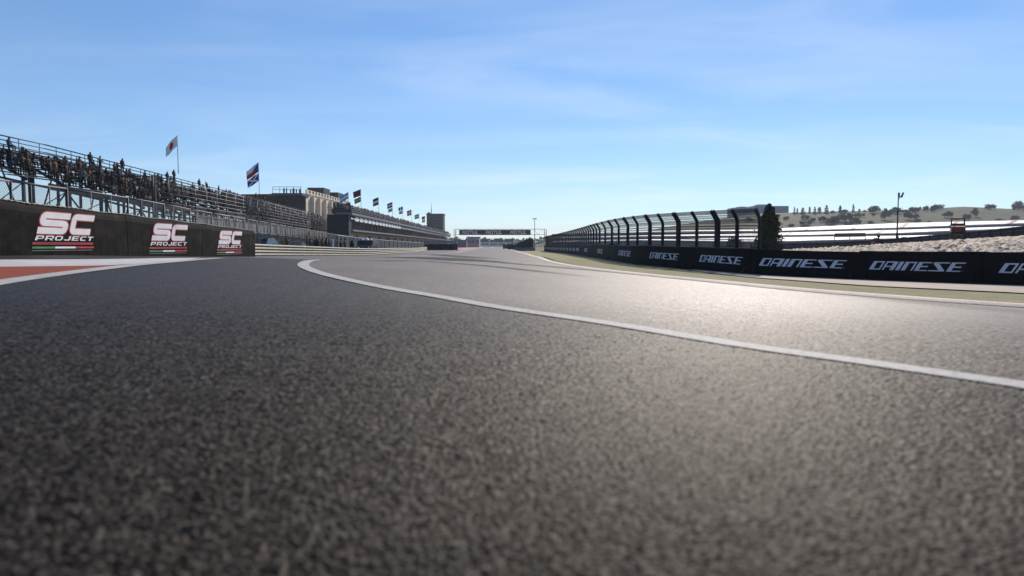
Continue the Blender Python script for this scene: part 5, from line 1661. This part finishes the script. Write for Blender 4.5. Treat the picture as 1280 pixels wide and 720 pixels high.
CYP = [(991.3, 268, 9, 3), (995, 268, 7.5, 2.5), (1001.5, 268, 8, 6), (1010, 267, 8.5, 3), (1016.7, 268, 9, 4), (1022.5, 267, 8, 5), (1031, 267.5, 10.5, 5), (1048, 266.5, 9.5, 4), (1064.5, 265.8, 10, 3), (1072, 265.5, 4.5, 3)]
for i, (px, yb, h, w_) in enumerate(CYP):
    x, y, z = on_hill(px, yb); s = y / FPX
    tree('cypress_tree', PC[i % 2], (x, y, z - .3), w_ * s / .34 * 1.1, h * s * 1.05, f'slim cypress on the hill skyline, {ORD[i]} from the blue grey building', 'cypresses on the skyline', i * 1.7)
RND = [(981, 275, 5, 7), (988, 284, 4.5, 9), (1001, 281, 5.5, 7), (1004, 285, 5, 9), (1005, 274.5, 6, 11), (1009.6, 281, 5.5, 7), (1015, 278, 6.5, 6), (1028, 277.5, 7, 11), (1037, 280.5, 8, 13), (1039, 267, 3.5, 7), (1041, 282, 13, 12),
       (1052.5, 266.5, 4.5, 10), (1055, 277.5, 12, 19), (1069, 281, 8, 12), (1071.5, 271.5, 6, 11), (1079, 265.5, 3, 4), (1087, 280.5, 5, 7), (1090, 266.5, 8.5, 15), (1090, 270, 4, 4), (1104.5, 275.5, 14, 11), (1112, 267.5, 6.5, 10),
       (1118, 267.5, 8, 14), (1128, 266.5, 5, 8), (1133, 275, 10.5, 9), (1138.7, 266, 7.5, 8), (1142, 273.5, 6, 9), (1144, 265.5, 7.5, 9), (1145.7, 278.5, 4.5, 7), (1154.4, 264.5, 7.5, 7), (1164, 265, 7.5, 9), (1169.6, 262.5, 7.5, 11), (1181.6, 272.5, 8, 10),
       (1206, 275.5, 8.5, 9), (1216, 271.5, 11, 7), (1235, 262.5, 8, 11), (1247.7, 277.5, 4.5, 10), (1266, 275.5, 6.5, 9), (1269, 264, 11.5, 14), (1276.5, 264, 8, 9),
       (970, 273, 5, 7), (962, 279, 5, 9), (935, 277, 5, 9), (1058, 283, 5, 8), (1160, 280, 4, 6), (1190, 283, 4, 8)]
for i, (px, yb, h, w_) in enumerate(RND):
    x, y, z = on_hill(px, yb); s = y / FPX
    tree('hill_tree', PR[i % 4], (x, y, z - .25), w_ * s / 1.15, h * s * 1.02, f'dark bushy tree on the dry hillside, {ORD[i] if i < 40 else "low and" if i < 41 else "squat"} ' + ('from the blue grey building' if i < 39 else
         ['in front of the blue building', 'behind the conifer top', 'behind the catch fence end', 'above the terraces below the cypresses', 'over the terraces by the lamp post', 'over the terraces by the buggy'][i - 39]),
         'bushy trees scattered on the hillside', i * .9)
# conifer close behind the barrier
cd = 56.0; q = P(960.5, 312, cd); zt = P(960, 255.5, cd).z; gz_ = Hf(q.x, cd)
cm = crown(13000, 'cone', .10, [leaf_mat('conifer_dark', (.012, .020, .010)), leaf_mat('conifer_mid', (.026, .036, .015)), leaf_mat('conifer_tip', (.055, .060, .022))], 5, zt - gz_, 1.12)
tree('conifer', (cm, trunk_mesh(2.2, .12, 5, 3)), (q.x, cd, gz_), 1, 1, 'dense dark conifer standing at the end of the catch fence')
for i, (px, d, h) in enumerate(((918, 92, 2.6), (808, 130, 2.4), (700, 210, 5))):
    q = P(px, 307, d)
    if i == 0: tree('shrub', PR[1], (q.x, d, -1.2), 2.2, 2.2, 'low green shrub showing through the last catch fence panel', None)

# lamp post
d = 118.0; q = P(1121, 303, d); zt = P(1123, 243.5, d).z
root = empty('lamp_post', (q.x, d, -1), 'tall dark twin headed lamp post in front of the white terraces', 'lamp post'); c = (q.x, d, -1)
mb = MB(c); mb.tube((q.x, d, -1), (q.x, d, 2.2), .22, .20, 8); mb.tube((q.x, d, 2.2), (q.x, d, zt), .13, .08, 8); mb.build('pole', M['dark_post'], root, True)
mb = MB(c); mb.tube((q.x, d, zt - .9), (q.x + .55, d, zt + .0), .045, n=6); mb.tube((q.x, d, zt - .2), (q.x + .05, d, zt), .06, n=6); mb.build('arm', M['dark_post'], root)
for dx, ang in ((.02, .0), (.62, .5)):
    mb = MB(c); p = Vector((q.x + dx, d - .1, zt - .05)); mb.bar(p - Vector((ang * .3, 0, .42)), p + Vector((ang * .3, 0, .42)), .26, .20); mb.build('lamp_head', M['galv_dark'], root)
mb = MB(c); mb.box((q.x, d - .16, 1.2), (.36, .2, .7)); mb.build('control_box', M['dark_post'], root)

# red buggy on the gravel crest
d = 57.2; q = P(1196.7, 299.0, d); zg = q.z + .02
root = empty('utility_buggy', (q.x, d, zg), 'red utility buggy with a roll cage parked on the gravel crest', 'buggy'); c = (q.x, d, zg)
X = q.x
mb = MB(c); pr = [(-1.15, .40), (-1.2, .90), (-1.05, 1.02), (-.35, 1.12), (-.25, .72), (.55, .70), (.6, 1.05), (1.35, 1.05), (1.35, .40)]
L_ = [Vector((X - .60, d + a, zg + b)) for a, b in pr]; R_ = [Vector((X + .60, d + a, zg + b)) for a, b in pr]; n = len(pr)
mb.mesh(L_ + R_, [tuple(range(n - 1, -1, -1)), tuple(range(n, 2 * n))] + [(i, (i + 1) % n, n + (i + 1) % n, n + i) for i in range(n)]); mb.build('body', M['machine_red'], root)
mb = MB(c)
for sx in (-1, 1):
    mb.tube((X + sx * .58, d - .4, zg + .9), (X + sx * .55, d - .05, zg + 1.72), .045, n=6); mb.tube((X + sx * .58, d + .8, zg + .9), (X + sx * .55, d + .6, zg + 1.72), .045, n=6); mb.tube((X + sx * .55, d - .05, zg + 1.72), (X + sx * .55, d + .6, zg + 1.72), .045, n=6)
mb.tube((X - .55, d - .05, zg + 1.72), (X + .55, d - .05, zg + 1.72), .045, n=6); mb.tube((X - .55, d + .6, zg + 1.72), (X + .55, d + .6, zg + 1.72), .045, n=6); mb.build('roll_cage', M['dark_post'], root)
mb = MB(c); mb.bar((X - .3, d - .05, zg + 1.66), (X + .15, d - .05, zg + 1.66), .3, .06); mb.build('roof_strip', M['machine_red'], root)
mb = MB(c); mb.box((X, d - 1.22, zg + .50), (1.1, .10, .22)); mb.build('bumper', M['dark_post'], root)
mb = MB(c); mb.box((X, d + .25, zg + 1.05), (1.0, .16, .55)); mb.box((X, d + .05, zg + .80), (1.0, .5, .14)); mb.build('seat', M['seat'], root)
for sx in (-1, 1):
    mb = MB(c); mb.box((X + sx * .42, d - 1.18, zg + .74), (.2, .08, .12)); mb.build('headlight', M['glass'], root)
    for a in (-.85, .95):
        w0 = MB(c); wheel(w0, (X + sx * .56, d + a, zg + .31), .32, .24); wo = w0.build('wheel', M['tyre'], root)
        w0 = MB(c); wheel(w0, (X + sx * .565, d + a, zg + .31), .16, .25); ri = w0.build('rim', M['galv_dark'], root); ri.parent = wo
root.rotation_euler.z = -math.atan2(X, d) + .05; root.scale = (.82, .82, .98)
# shrub, dark post and red blocks at the edge of the gravel
d = 73.5; q = P(1097, 305, d)
tree('shrub', PR[2], (q.x, d, q.z - .05), .95, .78, 'small dark shrub at the edge of the gravel beside the red blocks')
q2 = P(1098, 304, 74.5); r_ = empty('marker_post', (q2.x, 74.5, q2.z), 'short dark post rising behind the small shrub on the gravel', 'post'); mb = MB(q2); mb.tube(q2, q2 + Vector((0, 0, .85)), .09, .08, 8); mb.build('pole', M['dark_post'], r_); mb = MB(q2); mb.box(q2 + Vector((0, 0, .75)), (.25, .2, .2)); mb.build('cap', M['dark_post'], r_)
for px0, px1, py, d, lb in ((1089.5, 1094.5, 306.2, 73, 'dark red plastic block on the left of the small shrub'), (1100.5, 1105.5, 304.6, 73, 'dark red plastic block just right of the small shrub'), (1124, 1136, 301.6, 70.5, 'long low dark red barrier block beside the lamp post')):
    a, b = P(px0, py, d), P(px1, py, d); c = (a + b) / 2; r_ = empty('barrier_block', c, lb, 'barrier', 'dark red blocks along the gravel edge')
    mb = MB(c); mb.box(c + Vector((0, 0, .16)), (b.x - a.x, .4, .40), taper=.85); mb.build('block', M['stair_red'], r_)
    mb = MB(c); mb.box(c + Vector((0, 0, .40)), ((b.x - a.x) * .5, .2, .08)); mb.build('handle', M['machine_red'], r_)

# blue grey building on the hill
bd = 700.0
root = empty('hill_building', P(950, 268, bd), 'large blue grey flat roofed building on the hill behind the conifer', 'building'); c = P(950, 268, bd)
for nm, x0, x1, yt, yb in (('wing', 916.5, 941.4, 259.6, 276), ('wall', 941.5, 985.5, 257.4, 276), ('roof_block', 950, 960.5, 255.2, 257.5), ('roof_block', 926, 935, 258.0, 259.7)):
    a, b = P(x0, yb, bd), P(x1, yb, bd); zt = P(x0, yt, bd).z
    mb = MB(c); mb.box(((a.x + b.x) / 2, bd + 10, (a.z + zt) / 2), (b.x - a.x, 20 if nm != 'roof_block' else 12, zt - a.z)); mb.build(nm, M['blue_block'], root)
for i in range(3):
    a, b = P(943, 260 + i * 2.6, bd), P(984, 260 + i * 2.6, bd); mb = MB(c); mb.bar(a + Vector((0, -.1, 0)), b + Vector((0, -.1, 0)), .3, .7); mb.build('window_band', M['dark_wall'], root)

# far wooded ridge at the end of the valley, far beyond the bridge
rg = np.random.default_rng(4); mb = MB((-60, 900, 0))
for _ in range(5200):
    px = rg.uniform(470, 760); d = rg.uniform(800, 1000)
    top = np.interp(px, [470, 560, 600, 640, 690, 760], [299, 297.5, 299, 299.5, 297, 296]) + 1.0 * math.sin(px * .35) + .8 * math.sin(px * .9)
    py = rg.uniform(top, 307.5); p = P(px, py, d)
    d1 = Vector(rg.normal(0, 1, 3)).normalized(); d2 = d1.cross(Vector(rg.normal(0, 1, 3))).normalized(); s_ = rg.uniform(.8, 2.2)
    mb.face([p - d1 * s_, p + d2 * s_ * .7, p + d1 * s_, p - d2 * s_ * .7], int(rg.integers(3)))
tag(mb.build('woodland', HM), 'hazy wooded ridge beyond the far end of the straight', 'woodland', kind='stuff')

# ------------------------------------------------------------------ air
hv = bpy.data.materials.new('haze'); hv.use_nodes = True; t = hv.node_tree; t.nodes.remove(t.nodes['Principled BSDF'])
pv = t.nodes.new('ShaderNodeVolumePrincipled'); pv.inputs['Color'].default_value = (.80, .88, 1.0, 1); pv.inputs['Density'].default_value = HAZE
pv.inputs['Anisotropy'].default_value = .2
t.links.new(pv.outputs[0], t.nodes['Material Output'].inputs['Volume'])
if HAZE > 0:
    mb = MB(); mb.box((0, 0, 29), (5600, 5600, 66)); o = mb.build('haze', hv); o['kind'] = 'stuff'
